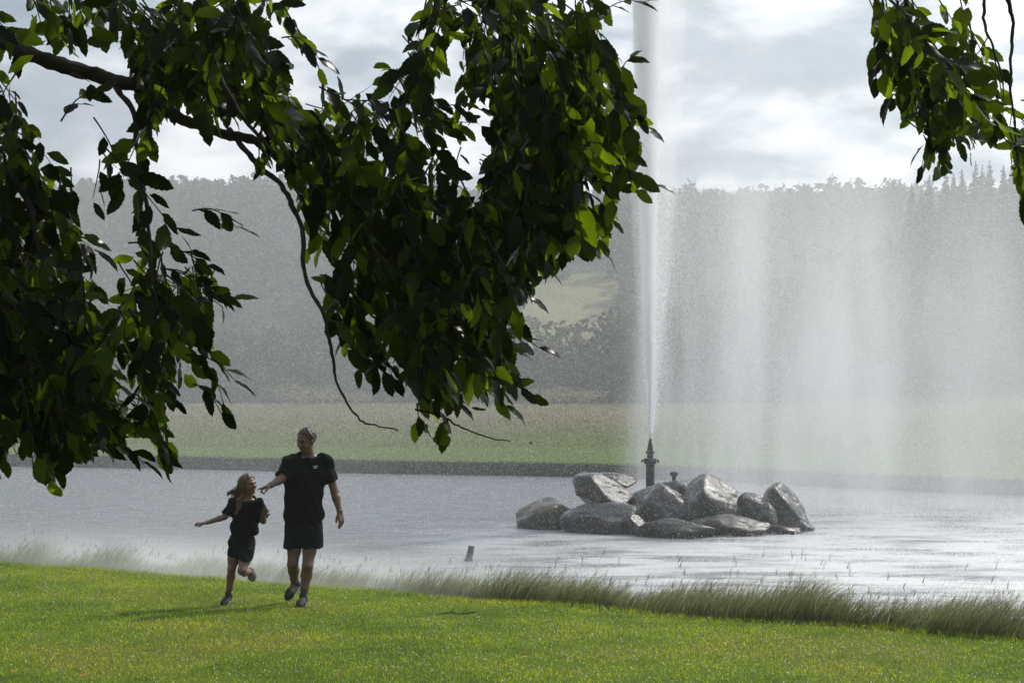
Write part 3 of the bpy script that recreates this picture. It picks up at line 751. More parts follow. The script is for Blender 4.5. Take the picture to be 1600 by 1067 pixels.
# low drift creeping over the bank behind the people
lowb = M(nt, 'MULTIPLY', M(nt, 'MULTIPLY', gauss(nt, Z_, -2.62, 0.30), gauss(nt, M(nt, 'ADD', Y_, M(nt, 'MULTIPLY', X_, 0.67)), 16.6, 0.9)), M(nt, 'MULTIPLY', gauss(nt, X_, -2.9, 3.6), MR(nt, NOISE(nt, g.outputs['Object'], 0.8, 3), 0.3, 0.65, 0.3, 1.3)))
dens = M(nt, 'ADD', M(nt, 'ADD', M(nt, 'MULTIPLY', cur, 0.17), M(nt, 'MULTIPLY', veil, 0.008)), M(nt, 'MULTIPLY', lowb, 2.4))
L(nt, dens, v.inputs['Density'])
box('spray_mist', (-24, 15.5, -3.95), (26, 50, 20), m_sp, 'soft white mist from the fountain hanging over the pond', 'mist')
m_hz, nt, v = vol_mat('air_haze', (0.93, 0.95, 1.0), 0.2); v.inputs['Density'].default_value = 0.0009
box('haze', (-470, -28, -6.5), (470, 760, 100), m_hz, 'pale damp air that fades the distant hill', 'haze')

for nm, dn, sc in (('jet_core', 4.5, 1.0), ('jet_haze', 0.35, 2.3)):
    mv, nt, v = vol_mat(nm, (0.997, 0.997, 0.997), 0.35); v.inputs['Density'].default_value = dn
    zc = np.concatenate([np.linspace(0.0, 2, 8), np.linspace(3, 17, 16), [18.5, 19.5]])
    prof = [((sc if z_ > 2 else 1+(sc-1)*z_/2)*(0.030+0.27*(1-math.exp(-z_/5.5))+0.008*z_)*(1 if z_ < 17.5 else (0.6 if z_ < 19 else 0.1)), H0+z_) for z_ in zc]
    V, Fc = lathe(prof, (FX, FY, 0), 18); V = [(q[0]-0.010*(q[2]-H0)+(sc-1)*0.05*(q[2]-H0)*0.35, q[1], q[2]) for q in V]
    o = add(nm, V, Fc, mv, fo, smooth=True); o['kind'] = 'stuff'
# marker post in the water
PX = px(732, 866, 29.0); ps = 29.0/F/11.43
mk = empty('marker_post', (PX[0], 29.0, WATER), 'small leaning grey post sticking out of the pond between the people and the boulders', 'post')
m_post = mat_noise('weathered_grey', (0.06, 0.062, 0.06), (0.13, 0.13, 0.125), 12, 0.7, 0.3, 0.01, 30)
rot = Matrix.Rotation(R(12), 3, 'Y')
def tl(V): return [tuple((rot@Vector((v[0]-PX[0], v[1]-29.0, v[2]-WATER)))+Vector((PX[0], 29.0, WATER))) for v in V]
V, Fc = lathe([(0.085, -0.35), (0.085, 0.05), (0.066, 0.07), (0.062, 0.25), (0.057, 0.262), (0.048, 0.27)], (PX[0], 29.0, WATER), 14); add('shaft', tl(V), Fc, m_post, mk)
V, Fc = lathe([(0.064, 0.268), (0.066, 0.274), (0.064, 0.300), (0.050, 0.312)], (PX[0], 29.0, WATER), 14); add('cap', tl(V), Fc, m_post, mk)
V, Fc = lathe([(0.066, 0.17), (0.069, 0.172), (0.069, 0.198), (0.066, 0.20)], (PX[0], 29.0, WATER), 14); add('band', tl(V), Fc, m_iron, mk)
# ------------------------------------------------------------------ people, as smooth implicit surfaces
def surface_nets(Vg, lo, h):
    s = Vg < 0
    nx, ny, nz = Vg.shape
    c = np.zeros((nx-1, ny-1, nz-1), np.int8)
    for i in (0, 1):
        for j in (0, 1):
            for k in (0, 1): c += s[i:nx-1+i, j:ny-1+j, k:nz-1+k]
    act = (c > 0) & (c < 8)
    idx = -np.ones(act.shape, np.int64); ijk = np.argwhere(act); idx[act] = np.arange(len(ijk))
    acc = np.zeros((len(ijk), 3)); cnt = np.zeros(len(ijk))
    cor = [(i, j, k) for i in (0, 1) for j in (0, 1) for k in (0, 1)]
    for a in cor:
        for ax in range(3):
            if a[ax] == 0:
                b = list(a); b[ax] = 1
                va = Vg[ijk[:, 0]+a[0], ijk[:, 1]+a[1], ijk[:, 2]+a[2]]; vb = Vg[ijk[:, 0]+b[0], ijk[:, 1]+b[1], ijk[:, 2]+b[2]]
                m_ = (va < 0) != (vb < 0); t_ = va[m_]/(va[m_]-vb[m_])
                p = np.tile(np.array(a, float), (m_.sum(), 1)); p[:, ax] = t_
                acc[m_] += p; cnt[m_] += 1
    Vt = (ijk+acc/cnt[:, None])*h+lo
    Q = []
    for ax in range(3):
        o = [1, 1, 1]; 
        sl0 = [slice(1, -1)]*3; sl1 = [slice(1, -1)]*3
        sl0[ax] = slice(0, -1); sl1[ax] = slice(1, None)
        s0 = s[tuple(sl0)]; s1 = s[tuple(sl1)]
        for (w, fl) in (((s0 & ~s1), False), ((~s0 & s1), True)):
            e = np.argwhere(w); e += 1; e[:, ax] -= 1
            u, v_ = (ax+1) % 3, (ax+2) % 3
            def at(du, dv):
                q = e.copy(); q[:, u] += du; q[:, v_] += dv; return idx[q[:, 0], q[:, 1], q[:, 2]]
            q = np.stack([at(-1, -1), at(0, -1), at(0, 0), at(-1, 0)], -1)
            Q.append(q[:, ::-1] if fl else q)
    return Vt, np.vstack(Q)
class Shape:
    """signed distance assembled from round cones and ellipsoids"""
    def __init__(self): self.p = []
    def cone(self, a, b, ra, rb, k=0.02): self.p.append(('c', np.array(a, float), np.array(b, float), ra, rb, k)); return self
    def ell(self, c, r, rot=None, k=0.02, sub=False): self.p.append(('s' if sub else 'e', np.array(c, float), np.array(r, float), rot, None, k)); return self
    def cut(self, pt, n, k=0.008): self.p.append(('x', np.array(pt, float), np.array(n, float)/np.linalg.norm(n), None, None, k)); return self
    def chain(self, pts, rad, k=0.02):
        for i in range(len(pts)-1): self.cone(pts[i], pts[i+1], rad[i], rad[i+1], k)
        return self
    def mesh(self, h=0.007, fold=None):
        lo = np.full(3, 9.0); hi = np.full(3, -9.0)
        for q in self.p:
            if q[0] == 'c':
                r_ = max(q[3], q[4]); lo = np.minimum(lo, np.minimum(q[1], q[2])-r_); hi = np.maximum(hi, np.maximum(q[1], q[2])+r_)
            elif q[0] == 'e': r_ = q[2].max(); lo = np.minimum(lo, q[1]-r_); hi = np.maximum(hi, q[1]+r_)
        lo -= 0.03; hi += 0.03
        n = np.ceil((hi-lo)/h).astype(int)+1
        G = np.full(n, 0.5, np.float32)
        ax = [lo[i]+np.arange(n[i])*h for i in range(3)]
        for q in self.p:
            k = q[5]
            if q[0] == 'x':
                d = (ax[0][:, None, None]-q[1][0])*q[2][0]+(ax[1][None, :, None]-q[1][1])*q[2][1]+(ax[2][None, None, :]-q[1][2])*q[2][2]
                hh = np.maximum(k-np.abs(G-d), 0)/k; G = np.maximum(G, d)+hh*hh*k*0.25; G = G.astype(np.float32); continue
            if q[0] == 'c': r_ = max(q[3], q[4])+k+0.03; a0 = np.minimum(q[1], q[2])-r_; a1 = np.maximum(q[1], q[2])+r_
            else: r_ = q[2].max()+k+0.03; a0 = q[1]-r_; a1 = q[1]+r_
            i0 = np.clip(np.floor((a0-lo)/h).astype(int), 0, n-1); i1 = np.clip(np.ceil((a1-lo)/h).astype(int)+1, 1, n)
            sl = tuple(slice(i0[i], i1[i]) for i in range(3))
            X, Y, Z = np.meshgrid(*[ax[i][sl[i]] for i in range(3)], indexing='ij')
            P = np.stack([X, Y, Z], -1)
            if q[0] == 'c':
                ba = q[2]-q[1]; t_ = np.clip(((P-q[1])@ba)/(ba@ba+1e-12), 0, 1)
                d = np.linalg.norm(P-q[1]-t_[..., None]*ba, axis=-1)-(q[3]*(1-t_)+q[4]*t_)
            else:
                D = P-q[1]
                if q[3] is not None: D = D@q[3]
                k0 = np.linalg.norm(D/q[2], axis=-1); k1 = np.linalg.norm(D/(q[2]**2), axis=-1)
                d = k0*(k0-1)/np.maximum(k1, 1e-6)
            g = G[sl]
            if q[0] == 's':
                d = -d; hh = np.maximum(k-np.abs(g-d), 0)/k; G[sl] = np.maximum(g, d)+hh*hh*k*0.25
            else:
                hh = np.maximum(k-np.abs(g-d), 0)/k; G[sl] = np.minimum(g, d)-hh*hh*k*0.25
        if fold is not None:
            G = G+fold(ax[0][:, None, None], ax[1][None, :, None], ax[2][None, None, :]).astype(np.float32)
        return surface_nets(G, lo, h)
def rotm(yaw, pitch, roll=0.0):
    """columns: right, forward, up of a head; yaw 0 looks at the camera (-Y), positive yaw looks to image right"""
    f = np.array([math.sin(yaw)*math.cos(pitch), -math.cos(yaw)*math.cos(pitch), math.sin(pitch)])
    r_ = np.cross(f, [0, 0, 1]); r_ /= np.linalg.norm(r_); u = np.cross(r_, f)
    c, s = math.cos(roll), math.sin(roll)
    return np.stack([r_*c+u*s, f, -r_*s+u*c], -1)
def head(Sh, c, Rm, s=1.0):
    P = lambda r_, f, u: np.array(c)+Rm@(np.array([r_, f, u])*s)
    Sh.ell(P(0, -0.012, 0.030), np.array([0.080, 0.094, 0.088])*s, Rm, 0.02)
    Sh.ell(P(0, 0.022, -0.035), np.array([0.058, 0.066, 0.078])*s, Rm, 0.025)
    Sh.ell(P(0, 0.050, -0.098), np.array([0.030, 0.026, 0.020])*s, Rm, 0.02)
    Sh.cone(P(0, 0.082, 0.012), P(0, 0.104, -0.026), 0.009*s, 0.014*s, 0.012)
    Sh.cone(P(-0.010, 0.090, -0.032), P(0.010, 0.090, -0.032), 0.010*s, 0.010*s, 0.008)
    for e in (-1, 1):
        Sh.ell(P(e*0.031, 0.093, 0.006), np.array([0.017, 0.014, 0.012])*s, Rm, 0.012, sub=True)
        Sh.cone(P(e*0.046, 0.070, 0.022), P(e*0.014, 0.083, 0.024), 0.008*s, 0.008*s, 0.012)
        Sh.ell(P(e*0.077, -0.004, -0.010), np.array([0.010, 0.020, 0.033])*s, Rm, 0.008)
        Sh.ell(P(e*0.040, 0.062, -0.030), np.array([0.020, 0.018, 0.020])*s, Rm, 0.02)
    Sh.cone(P(-0.018, 0.078, -0.063), P(0.018, 0.078, -0.063), 0.009*s, 0.009*s, 0.008)
    Sh.ell(P(0, 0.096, -0.062), np.array([0.024, 0.010, 0.0035])*s, Rm, 0.004, sub=True)
    return P
def hand(Sh, wrist, dr, palm, thumb_side, curls, s=1.0, spread=0.12, thumb=(0.55, 0.35)):
    """dr: towards the fingertips; palm: out of the palm; curls: index..little bend per joint"""
    dr = np.array(dr, float); dr /= np.linalg.norm(dr); palm = np.array(palm, float); palm -= palm@dr*dr; palm /= np.linalg.norm(palm)
    sd_ = np.cross(dr, palm)*thumb_side
    w = np.array(wrist, float)
    lens = [0.072, 0.080, 0.074, 0.058]
    for i in range(4):
        o_ = (1.5-i)*0.0195*s
        kn = w+dr*(0.088-0.004*abs(i-1))*s+sd_*o_
        Sh.cone(w+dr*0.012*s+sd_*o_*0.7, kn, 0.0145*s, 0.0115*s, 0.008)
        d = dr+sd_*(1.5-i)*spread; d /= np.linalg.norm(d); p = kn; ang = 0
        for j, (fr, ra, rb) in enumerate(((0.45, 0.0098, 0.0088), (0.31, 0.0088, 0.0080), (0.24, 0.0080, 0.0068))):
            ang += curls[i]*(0.8, 1.1, 0.8)[j]
            q = p+(d*math.cos(ang)+palm*math.sin(ang))*lens[i]*fr*s
            Sh.cone(p, q, ra*s, rb*s, 0.004); p = q
    b0 = w+dr*0.022*s+sd_*0.026*s+palm*0.006*s
    t1 = b0+(dr*0.75+sd_*thumb[0]+palm*thumb[1])*0.036*s; t2 = t1+(dr*0.95+sd_*thumb[0]*0.35+palm*thumb[1])*0.030*s; t3 = t2+(dr+palm*thumb[1])*0.020*s
    Sh.cone(b0, t1, 0.0150*s, 0.0115*s, 0.01); Sh.cone(t1, t2, 0.0112*s, 0.0100*s, 0.005); Sh.cone(t2, t3, 0.0098*s, 0.0078*s, 0.005)
def fold_fn(a1, a2, seed, amp=0.004):
    def f(X, Y, Z):
        r = (amp*np.sin(X*a1+Z*a2*0.45+2.2*np.sin(Z*7+seed)+Y*11)+amp*0.7*np.sin(Z*a2-X*a1*0.6+1.7*np.sin(X*13+seed*2)+Y*9)+amp*0.5*np.sin(X*61+Y*37+Z*23+seed))
        return r
    return f
def skin_mat(name, c):
    m, nt, b = mat(name, 0.42, 0.5)
    t = N(nt, 'ShaderNodeTexCoord'); f = NOISE(nt, t.outputs['Object'], 14, 4)
    L(nt, MIXC(nt, f, tuple(x*0.85 for x in c), tuple(min(1, x*1.12) for x in c)), b.inputs['Base Color'])
    b.inputs['Subsurface Weight'].default_value = 0.08; b.inputs['Subsurface Radius'].default_value = (0.02, 0.008, 0.004)
    return m
def cloth_mat(name, c, rough=0.75):
    m = mat_noise(name, tuple(x*0.75 for x in c), tuple(x*1.3 for x in c), 6, 0.9, 0.10, 0.0015, 260)
    m.node_tree.nodes['Principled BSDF'].inputs['Sheen Weight'].default_value = 0.0
    return m
def place(name, Sh, mt, root, h=0.007, fold=None, smooth=True, label=None):
    V, Q = Sh.mesh(h, fold)
    o = add(name, V+np.array(root.location), Q, mt, root, smooth=smooth)
    if label: o['label'] = label
    return o
SK = 1/3.1375/F
D_M = 14.8
def mk_map(cx0, cyg, d):
    s_ = SK*d
    return (lambda cx_, cy_, dy=0.0: np.array([(cx_-cx0)*s_, dy, (cyg-cy_)*s_])), s_

# --- the man
MX = (280+620/3.1375-800)/F*D_M
man = empty('person', (MX, D_M, float(lawn_z(MX, D_M))), 'man in dark t-shirt and shorts striding over the lawn, pointing a finger at the girl', 'person')
A, s_ = mk_map(620, 965, D_M)
gz = 0.0
m_skin = skin_mat('skin_man', (0.13, 0.070, 0.046))
m_shirt = cloth_mat('navy_cotton', (0.004, 0.0045, 0.006)); m_short = cloth_mat('black_shorts', (0.009, 0.010, 0.013), 0.7)
B = Shape()
neck0, neck1 = A(640, 262, 0.02), A(628, 205, -0.01)
HC = A(625, 160, -0.03); RM = rotm(R(-38), R(-14), R(4))
hp = head(B, HC, RM, 1.10)
B.cone(neck0, HC+np.array([0.005, 0.015, -0.05]), 0.064, 0.056, 0.03)
B.chain([A(620, 300, 0.03), A(618, 400, 0.03), A(612, 520, 0.02), A(612, 580, 0.02)], [0.100, 0.095, 0.090, 0.105], 0.05)
shR, elR, wrR = A(538, 262, 0.03), A(512, 345, -0.13), A(470, 372, -0.30)
shL, elL, wrL = A(714, 262, 0.03), A(760, 415, 0.05), A(789, 512, -0.02)
B.cone(A(620, 270, 0.03), shR, 0.07, 0.058, 0.05).cone(A(620, 270, 0.03), shL, 0.07, 0.058, 0.05)
for sh_, el_, wr_ in ((shR, elR, wrR), (shL, elL, wrL)):
    md = sh_*0.5+el_*0.5
    B.chain([sh_, md, el_], [0.050, 0.046, 0.041], 0.02)
    m2 = el_*0.7+wr_*0.3
    B.chain([el_, m2, wr_], [0.043, 0.044, 0.027], 0.02)
hand(B, wrR, wrR-elR+np.array([-0.10, 0.02, -0.01]), (0.05, -0.35, -0.8), 1, [0.02, 0.95, 1.0, 1.0], 1.05, 0.05, (0.35, 0.5))
hand(B, wrL, (0.18, -0.10, -1.0), (-0.75, 0.5, 0.0), -1, [0.22, 0.30, 0.34, 0.38], 1.05, 0.06, (0.45, 0.25))
# legs: (image left) lifted behind with the heel up, (image right) planted
hR, kR, aR = A(572, 610, 0.02), A(560, 765, -0.05), A(553, 868, 0.16)
hL, kL, aL = A(648, 610, 0.02), A(636, 770, -0.10), A(616, 912, -0.10)
for h_, k_, a_ in ((hR, kR, aR), (hL, kL, aL)):
    B.chain([h_, h_*0.45+k_*0.55, k_], [0.085, 0.070, 0.055], 0.02)
    ca = k_*0.68+a_*0.32+np.array([0, 0.022, 0])
    B.chain([k_, ca, k_*0.25+a_*0.75, a_], [0.055, 0.058, 0.042, 0.034], 0.02)
fo_R = A(536, 905, 0.085); B.cone(aR+[0, 0.0, 0.0], fo_R, 0.032, 0.022, 0.02)
fo_L = A(612, 948, -0.28); B.cone(aL+[0, 0.03, -0.045], fo_L, 0.036, 0.028, 0.02)
place('body', B, m_skin, man, 0.0065)
m_hair_m, nt, b = mat('hair_brown', 0.5, 0.4); t = N(nt, 'ShaderNodeTexCoord')
L(nt, MIXC(nt, NOISE(nt, t.outputs['Object'], 90, 3), (0.012, 0.008, 0.005), (0.036, 0.023, 0.014)), b.inputs['Base Color'])
Hh = Shape(); Hh.ell(hp(0, -0.015, 0.031), [0.0925, 0.109, 0.101], RM, 0.01)
Hh.cone(hp(-0.070, -0.020, -0.015), hp(0.070, -0.020, -0.015), 0.018, 0.018, 0.02)
Hh.cut(hp(0, 0.052, 0.058), RM@np.array([0, 0.86, -0.50])); Hh.cut(hp(0, 0, -0.045), RM@np.array([0, 0.25, -1.0]))
place('hair', Hh, m_hair_m, man, 0.006, fold_fn(150, 190, 1, 0.0022))
m_eye, _, b = mat('eye_dark', 0.15); b.inputs['Base Color'].default_value = (0.015, 0.012, 0.010, 1)
m_lip, _, b = mat('lip', 0.4); b.inputs['Base Color'].default_value = (0.22, 0.075, 0.06, 1)
def face(hp_, Rm, root, s=1.0, mb=None):
    for e in (-1, 1):
        E = Shape().ell(hp_(e*0.031, 0.079, 0.005), np.array([0.013, 0.009, 0.0075])*s, Rm); place('eye', E, m_eye, root, 0.003)
        E = Shape().cone(hp_(e*0.047, 0.077, 0.024), hp_(e*0.016, 0.091, 0.026), 0.0042*s, 0.0042*s); place('eyebrow', E, mb, root, 0.003)
    E = Shape().ell(hp_(0, 0.0865, -0.068), np.array([0.021, 0.006, 0.0055])*s, Rm); place('lip', E, m_lip, root, 0.003)
face(hp, RM, man, 1.10, m_hair_m)
T = Shape()
def sleeves(T, arms, ra, rb):
    for sh_, el_, fr in arms:
        e_ = sh_*(1-fr)+el_*fr; ax_ = (el_-sh_)/np.linalg.norm(el_-sh_)
        T.chain([sh_, e_+ax_*0.05], [ra, rb], 0.03)
        T.ell(e_+ax_*0.22, [0.22, 0.22, 0.22], None, 0.006, sub=True)
sleeves(T, ((shR, elR, 0.80), (shL, elL, 0.66)), 0.070, 0.074)
T.cone(A(632, 268, 0.02), A(618, 262, 0.02), 0.088, 0.088, 0.03)
T.cone(A(560, 262, 0.03), A(692, 262, 0.03), 0.070, 0.070, 0.06)
T.chain([A(572, 285, 0.02), A(574, 350, 0.01), A(572, 430, 0.01), A(568, 530, 0.01), A(568, 610, 0.01)], [0.100, 0.118, 0.110, 0.112, 0.114], 0.03)
T.chain([A(668, 285, 0.02), A(660, 350, 0.01), A(652, 430, 0.01), A(655, 530, 0.01), A(658, 610, 0.01)], [0.100, 0.118, 0.110, 0.114, 0.118], 0.03)
T.chain([A(620, 285, 0.015), A(616, 350, -0.005), A(612, 430, -0.01), A(612, 530, -0.005), A(612, 610, 0.0)], [0.105, 0.125, 0.122, 0.124, 0.124], 0.04)
T.cut(A(612, 566, 0), (0.03, 0, -1)); T.ell(A(636, 232, -0.03), [0.078, 0.09, 0.042], None, 0.01, sub=True)
place('t_shirt', T, m_shirt, man, 0.0075, fold_fn(26, 34, 2, 0.0085))
Z_ = Shape()
Z_.cone(A(572, 560, 0.01), A(652, 560, 0.01), 0.105, 0.105, 0.05)
Z_.chain([A(574, 585, 0.01), A(560, 700, -0.02)], [0.116, 0.106], 0.015).chain([A(650, 585, 0.01), A(661, 700, -0.04)], [0.116, 0.106], 0.015)
Z_.cut(A(600, 686, 0), (0.0, 0, -1), 0.004)
place('shorts', Z_, m_short, man, 0.0075, fold_fn(38, 22, 5, 0.0050))
m_shoe = mat_noise('dark_shoe', (0.010, 0.011, 0.014), (0.030, 0.032, 0.036), 30, 0.75, 0.3); m_sole, _, b = mat('shoe_sole', 0.6); b.inputs['Base Color'].default_value = (0.20, 0.20, 0.20, 1)
def shoe(heel, toe, up, root, s=1.0):
    heel = np.array(heel); toe = np.array(toe); d = toe-heel; ln = np.linalg.norm(d); d = d/ln; up = np.array(up, float); up -= up@d*d; up /= np.linalg.norm(up); sd_ = np.cross(d, up)
    K = Shape(); K.chain([heel, heel*0.6+toe*0.4, heel*0.25+toe*0.75, toe], [0.042*s, 0.041*s, 0.046*s, 0.036*s], 0.03)
    K.cone(heel+up*0.01*s, heel+up*0.055*s+d*0.02*s, 0.042*s, 0.040*s, 0.02)
    K.cut(heel-up*0.030*s, -up, 0.006)
    o = place('shoe', K, m_shoe, root, 0.006)
    Q = Shape(); Q.chain([heel-up*0.02*s, heel*0.6+toe*0.4-up*0.02*s, heel*0.25+toe*0.75-up*0.02*s, toe-up*0.02*s], [0.045*s, 0.043*s, 0.049*s, 0.038*s], 0.02)
    Q.cut(heel-up*0.042*s, -up, 0.004); Q.cut(heel-up*0.022*s, up, 0.004)
    sp_ = place('sole', Q, m_sole, root, 0.006); sp_.parent = o; 
    Lc = Shape()
    for q in (0.30, 0.42, 0.54):
        c = heel*(1-q)+toe*q+up*0.038*s; Lc.cone(c-sd_*0.022*s, c+sd_*0.022*s, 0.005*s, 0.005*s, 0.002)
    l_ = place('lace', Lc, m_sole, root, 0.004); l_.parent = o
shoe(aL+np.array([0.0, 0.02, -0.055]), A(612, 949, -0.29), (0, 0, 1), man)
shoe(aR+np.array([0.01, 0.05, -0.03]), A(528, 928, 0.055), (-0.15, -1, 0.25), man)
m_band, _, b = mat('bracelet', 0.4); b.inputs['Base Color'].default_value = (0.10, 0.10, 0.10, 1)
for w_, e_, nm in ((wrR, elR, 'bracelet'), (wrL, elL, 'wristband')):
    ax_ = (w_-e_)/np.linalg.norm(w_-e_); K = Shape().cone(w_-ax_*0.016, w_-ax_*0.002, 0.034, 0.033); K.cut(w_-ax_*0.022, -ax_, 0.003); K.cut(w_+ax_*0.004, ax_, 0.003); place(nm, K, m_band, man, 0.005)
m_logo, _, b = mat('emblem_white', 0.6); b.inputs['Base Color'].default_value = (0.55, 0.56, 0.58, 1)
K = Shape()
e0 = A(675, 288, -0.118)
for a_, b_ in (((-0.020, 0.004), (0.004, 0.010)), ((0.004, 0.010), (0.020, 0.006)), ((-0.014, -0.010), (0.014, -0.008))):
    K.cone(e0+[a_[0], 0, a_[1]], e0+[b_[0], 0, b_[1]], 0.0045, 0.0045, 0.002)
place('shirt_emblem', K, m_logo, man, 0.003)

# --- the girl
D_G = 14.9
GX = (280+320/3.1375-800)/F*D_G
GZ = float(lawn_z(GX, D_G))
girl = empty('person', (GX, D_G, GZ), 'long-haired girl in dark t-shirt and shorts skipping along on one foot, arm held out', 'person')
A, s_ = mk_map(320, 949, D_G)
m_skin_g = skin_mat('skin_girl', (0.16, 0.088, 0.060))
B = Shape()
HC = A(342, 362, -0.02); RM = rotm(R(52), R(4), R(-6))
hp = head(B, HC, RM, 0.90)
B.cone(A(335, 428, 0.02), HC+np.array([-0.005, 0.015, -0.05]), 0.046, 0.044, 0.03)
B.chain([A(325, 450, 0.02), A(318, 520, 0.02), A(308, 600, 0.02), A(306, 640, 0.02)], [0.066, 0.062, 0.064, 0.078], 0.04)
shR, elR, wrR = A(264, 458, 0.03), A(226, 520, -0.02), A(146, 545, -0.12)
shL, elL, wrL = A(388, 458, 0.02), A(416, 540, -0.04), A(430, 502, -0.20)
B.cone(A(325, 455, 0.02), shR, 0.045, 0.038, 0.04).cone(A(325, 455, 0.02), shL, 0.045, 0.038, 0.04)
for sh_, el_, wr_ in ((shR, elR, wrR), (shL, elL, wrL)):
    B.chain([sh_, (sh_+el_)/2, el_], [0.036, 0.034, 0.029], 0.02); B.chain([el_, el_*0.7+wr_*0.3, wr_], [0.031, 0.031, 0.021], 0.015)
hand(B, wrR, (-1, -0.25, -0.02), (0.0, 0.15, -1), -1, [0.25, 0.32, 0.40, 0.55], 0.80, 0.15, (0.3, 0.6))
hand(B, wrL, (0.35, -0.45, 0.55), (-0.2, -0.8, -0.3), 1, [0.35, 0.30, 0.28, 0.20], 0.80, 0.22, (0.9, 0.2))
hR, kR, aR = A(276, 680, 0.02), A(260, 775, -0.03), A(240, 900, 0.02)
hL, kL, aL = A(335, 680, 0.0), A(322, 775, -0.16), A(330, 800, 0.16)
B.chain([hR, (hR+kR)/2, kR], [0.072, 0.060, 0.043], 0.03); B.chain([kR, kR*0.68+aR*0.32+np.array([0, 0.016, 0]), kR*0.25+aR*0.75, aR], [0.042, 0.043, 0.031, 0.026], 0.02)
B.chain([hL, (hL+kL)/2, kL], [0.072, 0.060, 0.044], 0.03); B.chain([kL, kL*0.68+aL*0.32+np.array([0, 0, -0.012]), kL*0.25+aL*0.75, aL], [0.043, 0.043, 0.031, 0.027], 0.02)
B.cone(aR+[0, 0.015, -0.025], A(228, 938, -0.13), 0.027, 0.022, 0.015)
B.cone(aL, A(340, 828, 0.21), 0.028, 0.022, 0.015)
place('body', B, m_skin_g, girl, 0.006)
m_hair_g, nt, b = mat('hair_light_brown', 0.5, 0.4); t = N(nt, 'ShaderNodeTexCoord')
mpn = N(nt, 'ShaderNodeMapping'); mpn.inputs['Scale'].default_value = (1, 1, 0.12); L(nt, t.outputs['Object'], mpn.inputs[0])
L(nt, MIXC(nt, NOISE(nt, mpn.outputs[0], 110, 3), (0.035, 0.020, 0.011), (0.13, 0.078, 0.042)), b.inputs['Base Color'])
Hh = Shape(); Hh.ell(hp(0, -0.020, 0.036), [0.080, 0.094, 0.086], RM, 0.01)
Hh.cut(hp(0, 0.050, 0.050), RM@np.array([0, 0.85, -0.52]))
Hh.chain([hp(0, -0.06, 0.03), hp(-0.01, -0.080, -0.05), A(288, 440, 0.07), A(272, 490, 0.085)], [0.070, 0.066, 0.052, 0.022], 0.03)
Hh.chain([hp(-0.055, -0.02, 0.03), hp(-0.068, -0.015, -0.05), A(300, 440, -0.03), A(292, 500, -0.055), A(286, 530, -0.06)], [0.040, 0.036, 0.034, 0.026, 0.010], 0.02)
Hh.chain([hp(0.062, -0.015, 0.03), hp(0.070, -0.012, -0.04), A(368, 430, 0.05)], [0.024, 0.020, 0.012], 0.02)
Hh.chain([A(282, 400, 0.07), A(258, 398, 0.08), A(240, 405, 0.08), A(222, 425, 0.08)], [0.034, 0.020, 0.017, 0.005], 0.02)
place('hair', Hh, m_hair_g, girl, 0.006, fold_fn(130, 60, 3, 0.0035))
# loose strands
Vs = []
rgs = np.random.default_rng(4)
for k in range(60):
    p0 = hp(rgs.uniform(-0.07, 0.03), rgs.uniform(-0.09, 0.0), rgs.uniform(-0.03, 0.08)); p3 = np.array(A(rgs.uniform(238, 300), rgs.uniform(420, 540), rgs.uniform(-0.06, 0.1)))
    mid = (p0+p3)/2+np.array([rgs.uniform(-0.06, 0.01), 0, rgs.uniform(-0.01, 0.03)])
    Vs.append(tube(catmull([p0, mid, p3], 4), [0.004]*4+[0.003]*4+[0.0012], 3))
V, Fc = merge(Vs); V = np.array(V)+np.array(girl.location)
add('hair_strands', V, Fc, m_hair_g, girl)
face(hp, RM, girl, 0.9, m_hair_g)
T = Shape()
m_shirt_g = cloth_mat('black_cotton', (0.004, 0.0045, 0.0055))
sleeves(T, ((shR, elR, 0.80), (shL, elL, 0.85)), 0.058, 0.062)
T.cone(A(290, 456, 0.02), A(365, 456, 0.02), 0.060, 0.060, 0.04)
T.chain([A(296, 470, 0.015), A(297, 520, 0.01), A(292, 590, 0.01), A(286, 660, 0.01)], [0.070, 0.084, 0.084, 0.094], 0.03)
T.chain([A(356, 470, 0.015), A(352, 520, 0.01), A(346, 590, 0.01), A(345, 670, 0.01)], [0.070, 0.082, 0.086, 0.098], 0.03)
T.chain([A(328, 470, 0.01), A(324, 520, 0.0), A(318, 590, 0.0), A(314, 660, 0.0)], [0.075, 0.088, 0.092, 0.102], 0.03)
T.cut(A(316, 636, 0), (0.45, 0, -1)); T.ell(A(337, 428, -0.01), [0.062, 0.07, 0.035], None, 0.01, sub=True)
place('t_shirt', T, m_shirt_g, girl, 0.0065, fold_fn(34, 42, 7, 0.0070))
Z_ = Shape(); Z_.cone(A(286, 640, 0.01), A(330, 640, 0.01), 0.092, 0.092, 0.04)
Z_.chain([A(282, 655, 0.01), A(273, 730, -0.01)], [0.090, 0.076], 0.02); 
Z_.chain([A(334, 655, 0.0), A(327, 735, -0.10)], [0.090, 0.076], 0.02); Z_.cut(A(300, 722, 0), (-0.22, 0, -1), 0.004)
place('shorts', Z_, m_short, girl, 0.0065, fold_fn(46, 26, 9, 0.0040))
shoe(aR+np.array([0.0, 0.015, -0.035]), A(229, 938, -0.14), (0, 0, 1), girl, 0.80)
shoe(aL+np.array([0.0, 0.03, 0.0]), A(343, 836, 0.215), (-0.1, 1.0, 0.55), girl, 0.80)
K = Shape().cone(aR+[0, 0, 0.02], aR+[0, 0, -0.01], 0.031, 0.031); place('sock', K, m_sole, girl, 0.005)
